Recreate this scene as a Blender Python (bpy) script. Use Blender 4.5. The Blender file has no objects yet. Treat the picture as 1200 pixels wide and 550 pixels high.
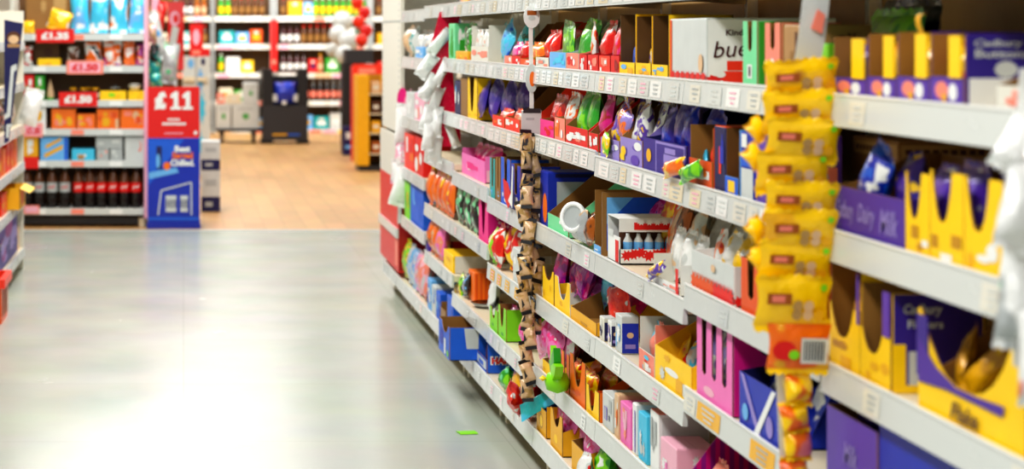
import bpy, math, random
from mathutils import Vector, noise
R = math.radians
S = bpy.context.scene
COL = S.collection
F, CX, CY, EYE = 2283.0, 215.0, 42.0, 1.5     # focal length and vanishing point (px), eye height (m)

# ------------------------------------------------------------------ materials
def lin(c):
    out = []
    for v in c:
        v /= 255.0
        out.append(v / 12.92 if v <= .04045 else ((v + .055) / 1.055) ** 2.4)
    return (out[0], out[1], out[2], 1.0)
PAL = dict(white=(236,238,236), offwhite=(222,220,208), cream=(226,214,186), grey=(176,182,182), lightgrey=(206,211,209),
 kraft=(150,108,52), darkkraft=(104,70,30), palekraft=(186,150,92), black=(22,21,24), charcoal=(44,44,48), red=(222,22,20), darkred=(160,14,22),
 scarlet=(238,52,24), orange=(244,116,14), deeporange=(226,84,10), yellow=(255,208,0), gold=(236,176,14), mustard=(196,140,20),
 lime=(132,216,24), green=(46,160,40), mint=(120,220,160), teal=(20,168,170), cyan=(70,196,232), sky=(110,180,236), blue=(20,96,214),
 royal=(18,48,176), navy=(22,22,84), purple=(78,44,156), violet=(98,62,176), indigo=(52,32,140), lavender=(150,134,206), magenta=(212,18,130), hotpink=(240,40,140),
 pink=(240,120,190), palepink=(240,180,200), salmon=(244,140,120), brown=(92,52,26), wine=(70,16,24), silver=(190,194,198),
 plum=(150,24,140), skin=(222,186,146), crimson=(216,18,66), wood=(176,134,84), darkgreen=(16,80,34), coke=(26,14,12), amber=(170,90,20))
_M = {}
def _new(key):
    m = bpy.data.materials.new(key); m.use_nodes = True
    nt = m.node_tree; b = nt.nodes['Principled BSDF']
    _M[key] = m
    return m, nt, b
def card(c, rough=.45):
    k = 'card_%s_%s' % (c, rough)
    if k in _M: return _M[k]
    m, nt, b = _new(k)
    L = nt.links.new; N = nt.nodes.new
    tc = N('ShaderNodeTexCoord'); no = N('ShaderNodeTexNoise'); no.inputs['Scale'].default_value = 14
    no.inputs['Detail'].default_value = 5
    mr = N('ShaderNodeMapRange'); mr.inputs['To Min'].default_value = .86; mr.inputs['To Max'].default_value = 1.08
    mx = N('ShaderNodeMix'); mx.data_type = 'RGBA'; mx.blend_type = 'MULTIPLY'; mx.inputs['Factor'].default_value = 1
    mx.inputs['A'].default_value = lin(PAL[c])
    L(tc.outputs['Object'], no.inputs['Vector']); L(no.outputs['Fac'], mr.inputs['Value'])
    L(mr.outputs['Result'], mx.inputs['B']); L(mx.outputs['Result'], b.inputs['Base Color'])
    b.inputs['Roughness'].default_value = rough
    return m
def plastic(c, rough=.25, metal=0.0):
    k = 'plastic_%s_%s_%s' % (c, rough, metal)
    if k in _M: return _M[k]
    m, nt, b = _new(k)
    L = nt.links.new; N = nt.nodes.new
    b.inputs['Base Color'].default_value = lin(PAL[c]); b.inputs['Metallic'].default_value = metal
    tc = N('ShaderNodeTexCoord'); no = N('ShaderNodeTexNoise'); no.inputs['Scale'].default_value = 30
    mr = N('ShaderNodeMapRange'); mr.inputs['To Min'].default_value = max(.05, rough - .08); mr.inputs['To Max'].default_value = rough + .1
    L(tc.outputs['Object'], no.inputs['Vector']); L(no.outputs['Fac'], mr.inputs['Value']); L(mr.outputs['Result'], b.inputs['Roughness'])
    return m
def foil(a, b2, c3, scale=22, metal=.15):
    """printed film: colour patches a / b2 / c3 with a crinkled glossy surface"""
    k = 'foil_%s_%s_%s_%s' % (a, b2, c3, scale)
    if k in _M: return _M[k]
    m, nt, b = _new(k)
    L = nt.links.new; N = nt.nodes.new
    tc = N('ShaderNodeTexCoord'); oi = N('ShaderNodeObjectInfo'); ad = N('ShaderNodeVectorMath'); ad.operation = 'MULTIPLY_ADD'
    L(oi.outputs['Random'], ad.inputs[0]); ad.inputs[1].default_value = (7, 5, 9); L(tc.outputs['Object'], ad.inputs[2])
    no = N('ShaderNodeTexNoise'); no.inputs['Scale'].default_value = scale; no.inputs['Detail'].default_value = 1.5
    cr = N('ShaderNodeValToRGB'); e = cr.color_ramp.elements; cr.color_ramp.interpolation = 'EASE'
    e[0].position = .50; e[0].color = lin(PAL[a]); e[1].position = .56; e[1].color = lin(PAL[b2])
    x = e.new(.63); x.color = lin(PAL[b2]); x = e.new(.68); x.color = lin(PAL[c3])
    L(ad.outputs[0], no.inputs['Vector']); L(no.outputs['Fac'], cr.inputs['Fac']); L(cr.outputs['Color'], b.inputs['Base Color'])
    n2 = N('ShaderNodeTexNoise'); n2.inputs['Scale'].default_value = 55; n2.inputs['Detail'].default_value = 3
    bp = N('ShaderNodeBump'); bp.inputs['Strength'].default_value = .55; bp.inputs['Distance'].default_value = .006
    L(ad.outputs[0], n2.inputs['Vector']); L(n2.outputs['Fac'], bp.inputs['Height']); L(bp.outputs['Normal'], b.inputs['Normal'])
    b.inputs['Roughness'].default_value = .28; b.inputs['Metallic'].default_value = metal
    b.inputs['Coat Weight'].default_value = .4; b.inputs['Coat Roughness'].default_value = .15
    return m
def stripes(a, b2, axis=0, freq=60):
    k = 'stripe_%s_%s_%d_%s' % (a, b2, axis, freq)
    if k in _M: return _M[k]
    m, nt, b = _new(k); L = nt.links.new; N = nt.nodes.new
    tc = N('ShaderNodeTexCoord'); w = N('ShaderNodeTexWave'); w.wave_type = 'BANDS'; w.bands_direction = 'XYZ'[axis]
    w.inputs['Scale'].default_value = freq; w.inputs['Distortion'].default_value = 0
    cr = N('ShaderNodeValToRGB'); e = cr.color_ramp.elements; e[0].position = .45; e[1].position = .55
    e[0].color = lin(PAL[a]); e[1].color = lin(PAL[b2])
    L(tc.outputs['Object'], w.inputs['Vector']); L(w.outputs['Fac'], cr.inputs['Fac']); L(cr.outputs['Color'], b.inputs['Base Color'])
    b.inputs['Roughness'].default_value = .4
    return m
def film():
    if 'clear_film' in _M: return _M['clear_film']
    m, nt, b = _new('clear_film')
    b.inputs['Base Color'].default_value = (.9, .93, .93, 1); b.inputs['Roughness'].default_value = .12
    b.inputs['Transmission Weight'].default_value = .0; b.inputs['Alpha'].default_value = .38
    n2 = nt.nodes.new('ShaderNodeTexNoise'); n2.inputs['Scale'].default_value = 40
    bp = nt.nodes.new('ShaderNodeBump'); bp.inputs['Strength'].default_value = .5; bp.inputs['Distance'].default_value = .005
    nt.links.new(n2.outputs['Fac'], bp.inputs['Height']); nt.links.new(bp.outputs['Normal'], b.inputs['Normal'])
    return m
def mt(s):
    """material from a short spec: a palette name, or a material"""
    return card(s) if isinstance(s, str) else s

# ------------------------------------------------------------------ mesh builder
class MB:
    def __init__(s): s.v = []; s.f = []; s.m = []
    def poly(s, pts, m=0):
        i = len(s.v); s.v += [tuple(p) for p in pts]; s.f.append(tuple(range(i, i + len(pts)))); s.m.append(m); return s
    def box(s, x0, x1, y0, y1, z0, z1, m=0, ms=None):
        i = len(s.v)
        s.v += [(x0,y0,z0),(x1,y0,z0),(x1,y1,z0),(x0,y1,z0),(x0,y0,z1),(x1,y0,z1),(x1,y1,z1),(x0,y1,z1)]
        fs = [(0,3,2,1),(4,5,6,7),(0,1,5,4),(1,2,6,5),(2,3,7,6),(3,0,4,7)]   # bottom top front right back left
        for k, f in enumerate(fs):
            s.f.append(tuple(i + a for a in f)); s.m.append(ms[k] if ms else m)
        return s
    def prism_x(s, prof, x0, x1, m0=0, m1=0, me=0):
        """extrude a (y,z) outline from x0 to x1; m0 face at x0, m1 face at x1, me rim"""
        n = len(prof); i = len(s.v)
        s.v += [(x0, y, z) for y, z in prof] + [(x1, y, z) for y, z in prof]
        s.f.append(tuple(i + k for k in reversed(range(n)))); s.m.append(m0)
        s.f.append(tuple(i + n + k for k in range(n))); s.m.append(m1)
        for k in range(n):
            a, b = k, (k + 1) % n
            s.f.append((i + a, i + b, i + n + b, i + n + a)); s.m.append(me)
        return s
    def prism_y(s, prof, y0, y1, m0=0, m1=0, me=0):
        n = len(prof); i = len(s.v)
        s.v += [(x, y0, z) for x, z in prof] + [(x, y1, z) for x, z in prof]
        s.f.append(tuple(i + k for k in range(n))); s.m.append(m0)
        s.f.append(tuple(i + n + k for k in reversed(range(n)))); s.m.append(m1)
        for k in range(n):
            a, b = k, (k + 1) % n
            s.f.append((i + b, i + a, i + n + a, i + n + b)); s.m.append(me)
        return s
    def lathe(s, prof, cx=0, cy=0, seg=14, m=0):
        i = len(s.v); n = len(prof)
        for k in range(seg):
            a = 2 * math.pi * k / seg
            for r, z in prof: s.v.append((cx + r * math.cos(a), cy + r * math.sin(a), z))
        for k in range(seg):
            k2 = (k + 1) % seg
            for j in range(n - 1):
                s.f.append((i + k*n + j, i + k2*n + j, i + k2*n + j + 1, i + k*n + j + 1)); s.m.append(m[j] if isinstance(m, (list, tuple)) else m)
        return s
    def tube(s, pts, r, seg=8, m=0):
        i = len(s.v); n = len(pts); pts = [Vector(p) for p in pts]
        for k, p in enumerate(pts):
            d = (pts[min(k+1, n-1)] - pts[max(k-1, 0)]).normalized()
            u = d.cross(Vector((0, 0, 1)));
            if u.length < .01: u = d.cross(Vector((0, 1, 0)))
            u.normalize(); w = d.cross(u)
            for q in range(seg):
                a = 2 * math.pi * q / seg
                s.v.append(tuple(p + (u * math.cos(a) + w * math.sin(a)) * r))
        for k in range(n - 1):
            for q in range(seg):
                q2 = (q + 1) % seg
                s.f.append((i + k*seg + q, i + k*seg + q2, i + (k+1)*seg + q2, i + (k+1)*seg + q)); s.m.append(m)
        s.f.append(tuple(i + q for q in reversed(range(seg)))); s.m.append(m)
        s.f.append(tuple(i + (n-1)*seg + q for q in range(seg))); s.m.append(m)
        return s
    def grid(s, fn, nu, nv, m=0, closed_u=False):
        i = len(s.v)
        for a in range(nu + 1):
            for b in range(nv + 1): s.v.append(tuple(fn(a / nu, b / nv)))
        for a in range(nu):
            for b in range(nv):
                s.f.append((i + a*(nv+1) + b, i + (a+1)*(nv+1) + b, i + (a+1)*(nv+1) + b + 1, i + a*(nv+1) + b + 1)); s.m.append(m)
        return s
    def build(s, name, mats, parent=None, loc=(0,0,0), rot=(0,0,0), smooth=False, bevel=0):
        me = bpy.data.meshes.new(name); me.from_pydata(s.v, [], s.f)
        mats = mats if isinstance(mats, (list, tuple)) else [mats]
        for q in mats: me.materials.append(mt(q))
        for p, k in zip(me.polygons, s.m): p.material_index = k; p.use_smooth = smooth
        me.update()
        o = bpy.data.objects.new(name, me); COL.objects.link(o)
        o.parent = parent; o.location = loc; o.rotation_euler = rot
        if bevel:
            b = o.modifiers.new('bevel', 'BEVEL'); b.width = bevel; b.segments = 2; b.limit_method = 'ANGLE'; b.angle_limit = R(50)
        return o
def tag(o, label, cat, group=None, kind=None):
    o['label'] = label; o['category'] = cat
    if group: o['group'] = group
    if kind: o['kind'] = kind
    return o
def thing(name, label, cat, loc=(0,0,0), rot=(0,0,0), group=None):
    o = bpy.data.objects.new(name, None); COL.objects.link(o); o.empty_display_size = .05
    o.location = loc; o.rotation_euler = rot if isinstance(rot, (tuple, list)) else (0, 0, rot)
    return tag(o, label, cat, group)
def bold_one(cx, z0, w, h):
    """outline of a heavy slab-serif figure 1"""
    return [(cx-w*.5,z0),(cx+w*.5,z0),(cx+w*.5,z0+h*.17),(cx+w*.24,z0+h*.17),(cx+w*.24,z0+h),(cx-w*.08,z0+h),(cx-w*.5,z0+h*.8),(cx-w*.5,z0+h*.62),(cx-w*.2,z0+h*.66),(cx-w*.2,z0+h*.17),(cx-w*.5,z0+h*.17)]
def copy_tree(o, parent=None):
    c = o.copy(); COL.objects.link(c); c.parent = parent
    for ch in o.children: copy_tree(ch, c)
    return c
ORD = ['first','second','third','fourth','fifth','sixth','seventh','eighth','ninth','tenth','eleventh','twelfth','thirteenth','fourteenth','fifteenth','sixteenth',
 'seventeenth','eighteenth','nineteenth','twentieth','twenty-first','twenty-second','twenty-third','twenty-fourth','twenty-fifth','twenty-sixth','twenty-seventh','twenty-eighth','twenty-ninth','thirtieth']
RIGHT, LEFTG, FRONT = R(-90), R(90), 0.0

# flat printing on a face ('front' = local -y face at y=off, 'side' = local +x face at x=off)
def text(s, parent, face, off, c0, c1, wid, hei, mat='white', name='lettering', bold=.02, shear=0.0, spin=0.0):
    cu = bpy.data.curves.new('t', 'FONT'); cu.body = s; cu.offset = bold; cu.shear = shear; cu.resolution_u = 3
    ob = bpy.data.objects.new('t', cu); COL.objects.link(ob)
    dg = bpy.context.evaluated_depsgraph_get(); dg.update()
    me = bpy.data.meshes.new_from_object(ob.evaluated_get(dg))
    bpy.data.objects.remove(ob); bpy.data.curves.remove(cu)
    xs = [v.co.x for v in me.vertices]; ys = [v.co.y for v in me.vertices]
    x0, x1, y0, y1 = min(xs), max(xs), min(ys), max(ys)
    for v in me.vertices:
        a = (v.co.x - (x0+x1)/2) / (x1-x0) * wid; b = (v.co.y - (y0+y1)/2) / (y1-y0) * hei
        a, b = a*math.cos(spin) - b*math.sin(spin), a*math.sin(spin) + b*math.cos(spin)
        v.co = (a + c0, off, b + c1) if face == 'front' else (off, a + c0, b + c1)
    me.materials.clear(); me.materials.append(mt(mat)); me.name = name
    for p in me.polygons: p.material_index = 0
    o = bpy.data.objects.new(name, me); COL.objects.link(o); o.parent = parent
    return o
def art(parent, face, off, items, name='printed_graphic'):
    """items: (shape, c, z, rc, rz, colour) with shape e=ellipse r=rect d=diamond s=spiky, or ('p', [(c,z)...], colour)"""
    b = MB(); mats = []; sgn = -1 if face == 'front' else 1
    for k, it in enumerate(items):
        col = it[-1]
        if col not in mats: mats.append(col)
        if it[0] == 'p': pts = it[1]
        else:
            sh, c, z, rc, rz = it[:5]
            if sh == 'e': pts = [(c + rc*math.cos(t*.524), z + rz*math.sin(t*.524)) for t in range(12)]
            elif sh == 'r': pts = [(c-rc,z-rz),(c+rc,z-rz),(c+rc,z+rz),(c-rc,z+rz)]
            elif sh == 'd': pts = [(c-rc,z),(c,z-rz),(c+rc,z),(c,z+rz)]
            else: pts = [(c + rc*(1 if t % 2 else .55)*math.cos(t*.3927), z + rz*(1 if t % 2 else .55)*math.sin(t*.3927)) for t in range(16)]
        o = off + sgn * .00025 * k
        b.poly([(c, o, z) if face == 'front' else (o, c, z) for c, z in pts], mats.index(col))
    return b.build(name, mats, parent)
def scribble(rng, c0, c1, z0, z1, cols, n):
    """random printed blocks, lettering bars and blobs inside a rectangle"""
    out = []; W, H = c1 - c0, z1 - z0
    for i in range(n):
        sh = rng.choice('erres'); rc = W * rng.uniform(.07, .2); rz = H * rng.uniform(.1, .26)
        out.append((sh, rng.uniform(c0 + rc, c1 - rc), rng.uniform(z0 + rz, z1 - rz), rc, rz, rng.choice(cols)))
    return out

# ------------------------------------------------------------------ product builders (local frame: x along the shelf, y into the shelf, z up, front face at y=0)
def pillow_mesh(w, h, t, seed, fat=.38):
    rng = random.Random(seed); ox = rng.uniform(0, 50)
    b = MB()
    def sheet(sg):
        def fn(u, v):
            x = (u - .5) * w; z = h * (.08 + .84 * v)
            e = (max(0, math.sin(math.pi * u)) ** fat) * (max(0, math.sin(math.pi * v)) ** .6)
            n = noise.noise(Vector((x * 38 + ox, z * 38, sg * 3))) * .16 + noise.noise(Vector((x * 90 + ox, z * 90, sg))) * .09
            pin = 1 - .07 * math.sin(math.pi * v)
            return (x * pin * (.985 + .015 * math.cos(v * 6.28)), sg * t * .5 * e * (1 + n * 1.6) + n * .004, z)
        return fn
    b.grid(sheet(-1), 10, 12); b.grid(sheet(1), 10, 12)
    return b
def seal_mesh(w, h, z0, z1, seed):
    rng = random.Random(seed + 7); ph = rng.uniform(0, 6)
    b = MB(); n = 16
    top = z1 > z0
    def fn(u, v):
        x = (u - .5) * w * .95
        z = z0 + (z1 - z0) * v
        if v > .9: z += (.004 if top else -.004) * (1 if int(u * n) % 2 else -.2)
        return (x, .005 * math.sin(u * 9 + ph) * v, z)
    b.grid(fn, n, 2)
    return b
_BAG = {}
def bag(loc, rot, w, h, t, mat, label, group=None, seed=1, cat='bag', name='snack_bag', sealmat=None):
    """a crinkled pillow pack standing on its lower seal"""
    t *= 1.35
    k = (round(w, 3), round(h, 3), round(t, 3), seed, mat.name, sealmat.name if sealmat else '')
    if k not in _BAG:
        o = thing(name, label, cat, loc, rot, group)
        pillow_mesh(w, h, t, seed).build('bag_body', mat, o, smooth=True)
        seal_mesh(w, h, h * .92, h, seed).build('top_seal', sealmat or mat, o)
        seal_mesh(w, h, h * .08, 0, seed).build('bottom_seal', sealmat or mat, o)
        _BAG[k] = o
    else:
        o = copy_tree(_BAG[k]); o.name = name; o.location = loc
        o.rotation_euler = rot if isinstance(rot, (tuple, list)) else (0, 0, rot)
        for key in ('label', 'category', 'group'):
            if key in o: del o[key]
        tag(o, label, cat, group)
    return o
def curve_side(d, h, lip, kind):
    if kind == 'full': return [(0,0),(d,0),(d,h),(0,h)]
    if kind == 'diag': return [(0,0),(d,0),(d,h),(d*.62,h),(0,lip)]
    pts = [(0,0),(d,0),(d,h)]
    for i in range(9):
        t = i / 8
        pts.append((d*.72*(1-t), lip + (h-lip) * (1 - math.sin(t * math.pi/2)) ** 1.0))
    return pts
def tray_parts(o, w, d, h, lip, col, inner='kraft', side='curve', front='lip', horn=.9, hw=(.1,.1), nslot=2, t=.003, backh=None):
    """open-fronted display carton"""
    hb = backh or h
    b = MB()
    b.box(-w/2, w/2, 0, d, 0, t, ms=[0,1,0,0,0,0])
    b.box(-w/2, w/2, d - t, d, t, hb, ms=[0,1,1,0,0,0])
    pr = curve_side(d, h, lip, side)
    b.prism_x(pr, -w/2, -w/2 + t, 0, 1, 1)
    b.prism_x(pr, w/2 - t, w/2, 1, 0, 1)
    b.build('carton_body', [col, inner], o)
    f = MB(); x0, x1 = -w/2, w/2
    if front == 'U':
        zt = h * horn; a, c = x0 + w * hw[0], x1 - w * hw[1]
        pts = [(x0, 0), (x1, 0), (x1, zt), (c, zt)]
        for i in range(1, 10):
            tt = i / 10; pts.append((c + (a - c) * tt, lip + (zt - lip) * abs(2*tt - 1) ** 2.6))
        pts += [(a, zt), (x0, zt)]
    elif front == 'slots':
        pts = [(x0, 0), (x1, 0)]; tw = w / (nslot * 2 + 1); x = x1; zt = h * horn
        for i in range(nslot):
            pts += [(x, zt), (x - tw, zt), (x - tw - tw*.1, lip + .008), (x - tw*1.5, lip), (x - 2*tw + tw*.1, lip + .008)]; x -= 2 * tw
        pts += [(x, zt), (x0, zt)]
    elif front == 'jag':
        pts = [(x0, 0), (x1, 0)]; n = 10
        for i in range(n + 1):
            pts.append((x1 - w * i / n, lip * (1.12 if i % 2 else .88)))
    else:
        pts = [(x0, 0), (x1, 0), (x1, lip), (x0, lip)]
    f.prism_y(pts, -t, 0, 0, 1, 1)
    return f.build('front_lip', [col, inner], o)
def carton_parts(o, w, d, h, col, topcol=None, bev=.002):
    b = MB().box(-w/2, w/2, 0, d, 0, h, ms=[0, 1, 0, 0, 0, 0])
    m = b.build('carton_body', [col, topcol or col], o, bevel=bev)
    fl = MB().box(-w/2 + .002, w/2 - .002, .002, d/2 - .001, h, h + .0012).box(-w/2 + .002, w/2 - .002, d/2 + .001, d - .002, h, h + .0012)
    fl.build('top_flap', [topcol or col], o)
    return m

# ------------------------------------------------------------------ placing on the right-hand shelves
XF = 1.2
def RY(px, X=XF): return F * X / (px - CX)
def HZ(px, y, Z, X=XF): return (EYE - Z) - (y - CY) * X / (px - CX)      # height above shelf level Z of what shows at (px, y)
class Slot: pass
def headroom(Y, Z):
    k = int((Y - 2.63) // 1)
    up = [z for z in SHELF[max(0, min(8, k))] if z > Z + .03] if 0 <= k <= 8 else []
    return (min(up) - .04 - Z - .002) if up else 9
def slot(pxl, pxr, Z, sb=.006, face=RIGHT, gap=.0015):
    s = Slot(); s.X = XF + sb; s.Yf = RY(pxl, s.X); s.Yn = RY(pxr, s.X); s.w = s.Yf - s.Yn - 2*gap; s.Yc = (s.Yf + s.Yn) / 2; s.Z = Z + .001; s.pxr = pxr; s.hmax = headroom(s.Yc, Z); return s
def wpos(s, lx, ly, lz): return (s.X + ly, s.Yc - lx, s.Z + lz)
ALLT = []
def tray(pxl, pxr, Z, ytop, ylip, col, label, d=.22, sb=.006, cols=('white',), nart=5, seed=1, sideart=None, cat='display box', group=None, **kw):
    s = slot(pxl, pxr, Z, sb); s.h = min(s.hmax, HZ(pxr, ytop, Z, s.X)); s.lip = HZ(pxr, ylip, Z, s.X); s.d = d
    o = thing('display_carton', label, cat, (s.X, s.Yc, s.Z), RIGHT, group); s.o = o
    lipo = tray_parts(o, s.w, d, s.h, s.lip, col, **kw)
    rng = random.Random(seed * 31 + int(pxl))
    if nart: art(lipo, 'front', -.0036, scribble(rng, -s.w/2 + .004, s.w/2 - .004, .004, max(.02, s.lip - .004), cols, nart))
    if sideart: art(o, 'side', s.w/2 + .0006, sideart(s) if callable(sideart) else sideart)
    return s
def carton(pxl, pxr, Z, ytop, col, label, d=.12, sb=.006, cols=('white',), nart=5, scols=None, nside=4, seed=1, topcol=None, cat='box', name='packaged_box', group=None):
    s = slot(pxl, pxr, Z, sb); s.h = min(s.hmax, HZ(pxr, ytop, Z, s.X)); s.d = d
    o = thing(name, label, cat, (s.X, s.Yc, s.Z), RIGHT, group); s.o = o
    carton_parts(o, s.w, d, s.h, col, topcol)
    rng = random.Random(seed * 17 + int(pxl))
    if nart: art(o, 'front', -.0008, scribble(rng, -s.w/2 + .004, s.w/2 - .004, .006, s.h - .006, cols, nart), 'printed_front')
    if nside: art(o, 'side', s.w/2 + .0008, scribble(rng, .006, d - .006, .006, s.h - .006, scols or cols, nside), 'printed_side')
    return s
def fill(s, n, mat, label, w=None, h=None, t=.05, y0=.035, dy=0.0, tilt=-7, z0=.009, seed=3, group=None, rows=None, rowgap=.06, jit=2, yaw=0, rise=0.0):
    """bags standing in a carton; each is its own thing. label has {} for the ordinal"""
    rows = rows or (2 if s.d >= .18 and n <= 3 else 1)
    y0 = min(y0, .032); t = min(t, .034)
    rng = random.Random(seed); k = 0; W = w or (s.w * .9 / n); H = h or s.h * .92
    for r in range(rows):
        for i in range(n):
            lx = -s.w/2 + s.w * (i + .5) / n
            bag(wpos(s, lx, y0 + r * rowgap, z0 + r * rise), (R(tilt + rng.uniform(-jit, jit)), R(rng.uniform(-jit, jit)), RIGHT + R(yaw + rng.uniform(-jit, jit))),
                min(W, s.w - .008), H, t, mat, label.format(ORD[k]) if '{}' in label else label + ('' if r == 0 else ', behind'), group, seed=seed % 4)
            k += 1
# ================================================================== SETTING
def floor_mat():
    m, nt, b = _new('vinyl_floor'); L = nt.links.new; N = nt.nodes.new
    tc = N('ShaderNodeTexCoord')
    br = N('ShaderNodeTexBrick'); br.offset = 0; br.inputs['Scale'].default_value = 1; br.inputs['Mortar Size'].default_value = .0025
    br.inputs['Brick Width'].default_value = 1.2; br.inputs['Row Height'].default_value = 1.2
    br.inputs['Color1'].default_value = lin((176,183,171)); br.inputs['Color2'].default_value = lin((172,179,167)); br.inputs['Mortar'].default_value = lin((162,169,157))
    L(tc.outputs['Object'], br.inputs['Vector'])
    no = N('ShaderNodeTexNoise'); no.inputs['Scale'].default_value = 2.2; no.inputs['Detail'].default_value = 8
    L(tc.outputs['Object'], no.inputs['Vector'])
    mx = N('ShaderNodeMix'); mx.data_type = 'RGBA'; mx.blend_type = 'MULTIPLY'; mx.inputs['Factor'].default_value = .25
    L(br.outputs['Color'], mx.inputs['A']); L(no.outputs['Color'], mx.inputs['B'])
    hs = N('ShaderNodeHueSaturation'); hs.inputs['Saturation'].default_value = .85; hs.inputs['Value'].default_value = 1.1
    L(mx.outputs['Result'], hs.inputs['Color']); L(hs.outputs['Color'], b.inputs['Base Color'])
    mr = N('ShaderNodeMapRange'); mr.inputs['To Min'].default_value = .17; mr.inputs['To Max'].default_value = .32
    L(no.outputs['Fac'], mr.inputs['Value']); L(mr.outputs['Result'], b.inputs['Roughness'])
    b.inputs['Specular IOR Level'].default_value = .5
    return m
def wood_mat():
    m, nt, b = _new('wood_floor'); L = nt.links.new; N = nt.nodes.new
    tc = N('ShaderNodeTexCoord'); mp = N('ShaderNodeMapping'); mp.inputs['Rotation'].default_value = (0, 0, R(90))
    br = N('ShaderNodeTexBrick'); br.offset = .37; br.inputs['Scale'].default_value = 1; br.inputs['Mortar Size'].default_value = .004
    br.inputs['Brick Width'].default_value = 1.2; br.inputs['Row Height'].default_value = .16
    br.inputs['Color1'].default_value = lin((205,160,104)); br.inputs['Color2'].default_value = lin((186,143,90)); br.inputs['Mortar'].default_value = lin((172,132,84))
    L(tc.outputs['Object'], mp.inputs['Vector']); L(mp.outputs['Vector'], br.inputs['Vector'])
    no = N('ShaderNodeTexNoise'); no.inputs['Scale'].default_value = 6; no.inputs['Detail'].default_value = 6
    L(tc.outputs['Object'], no.inputs['Vector'])
    mx = N('ShaderNodeMix'); mx.data_type = 'RGBA'; mx.blend_type = 'OVERLAY'; mx.inputs['Factor'].default_value = .25
    L(br.outputs['Color'], mx.inputs['A']); L(no.outputs['Color'], mx.inputs['B']); L(mx.outputs['Result'], b.inputs['Base Color'])
    b.inputs['Roughness'].default_value = .42
    return m
def struct(name, b, m):
    o = b.build(name, m); o['kind'] = 'structure'; return o
struct('floor', MB().poly([(-4.5,-1,0),(4.5,-1,0),(4.5,15,0),(-4.5,15,0)]), floor_mat())
struct('floor_wood', MB().poly([(-9,15,0),(9,15,0),(9,33.2,0),(-9,33.2,0)]), wood_mat())
struct('trim_1', MB().box(-4.5, 4.5, 14.97, 15.03, 0, .004), plastic('lightgrey', .3))
struct('wall_back', MB().box(-9, 9, 33.0, 33.2, 0, 4.2), card('offwhite'))
struct('wall_right', MB().box(4.5, 4.6, -1, 33, 0, 4.2), card('offwhite'))
struct('wall_left', MB().box(-4.6, -4.5, -1, 33, 0, 4.2), card('offwhite'))

# ================================================================== RIGHT-HAND GONDOLA
rail_m = plastic('lightgrey', .22); pan_m = plastic('cream', .35); steel_m = plastic('offwhite', .4)
Y0 = 2.63
BAYNAME = ['nearest bay', 'second nearest bay', 'third nearest bay', 'fourth nearest bay', 'fifth nearest bay',
           'sixth nearest bay', 'seventh nearest bay', 'eighth nearest bay', 'far end bay']
SHELF = [[1.637,1.387,1.138,.89,.63,.39,.16],[1.637,1.39,1.147,.905,.661,.40,.16],[1.637,1.39,1.147,.865,.622,.38,.16],[1.637,1.39,1.16,.865,.62,.378,.16],
         [1.637,1.39,1.146,.865,.605,.355,.16],[1.637,1.39,1.15,.897,.672,.36,.16],[1.637,1.39,1.15,.93,.67,.435,.16],[1.625,1.38,1.06,.785,.517,.16],[.16]]
LV = ['top shelf', 'second shelf down', 'third shelf down', 'fourth shelf down', 'fifth shelf down', 'sixth shelf down', 'bottom shelf']
for k in range(9):
    o = thing('gondola_bay', 'cream metal back frame of the %s in the right-hand shelving' % BAYNAME[k], 'shelving unit', (XF, Y0 + k + .5, 0), RIGHT, 'right gondola bays')
    MB().box(-.5, .5, .46, .48, .1, 2.1).build('back_panel', card('palekraft' if k < 6 else 'offwhite'), o)
    MB().box(.47, .5, .43, .46, 0, 2.1).build('upright', steel_m, o)
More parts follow.
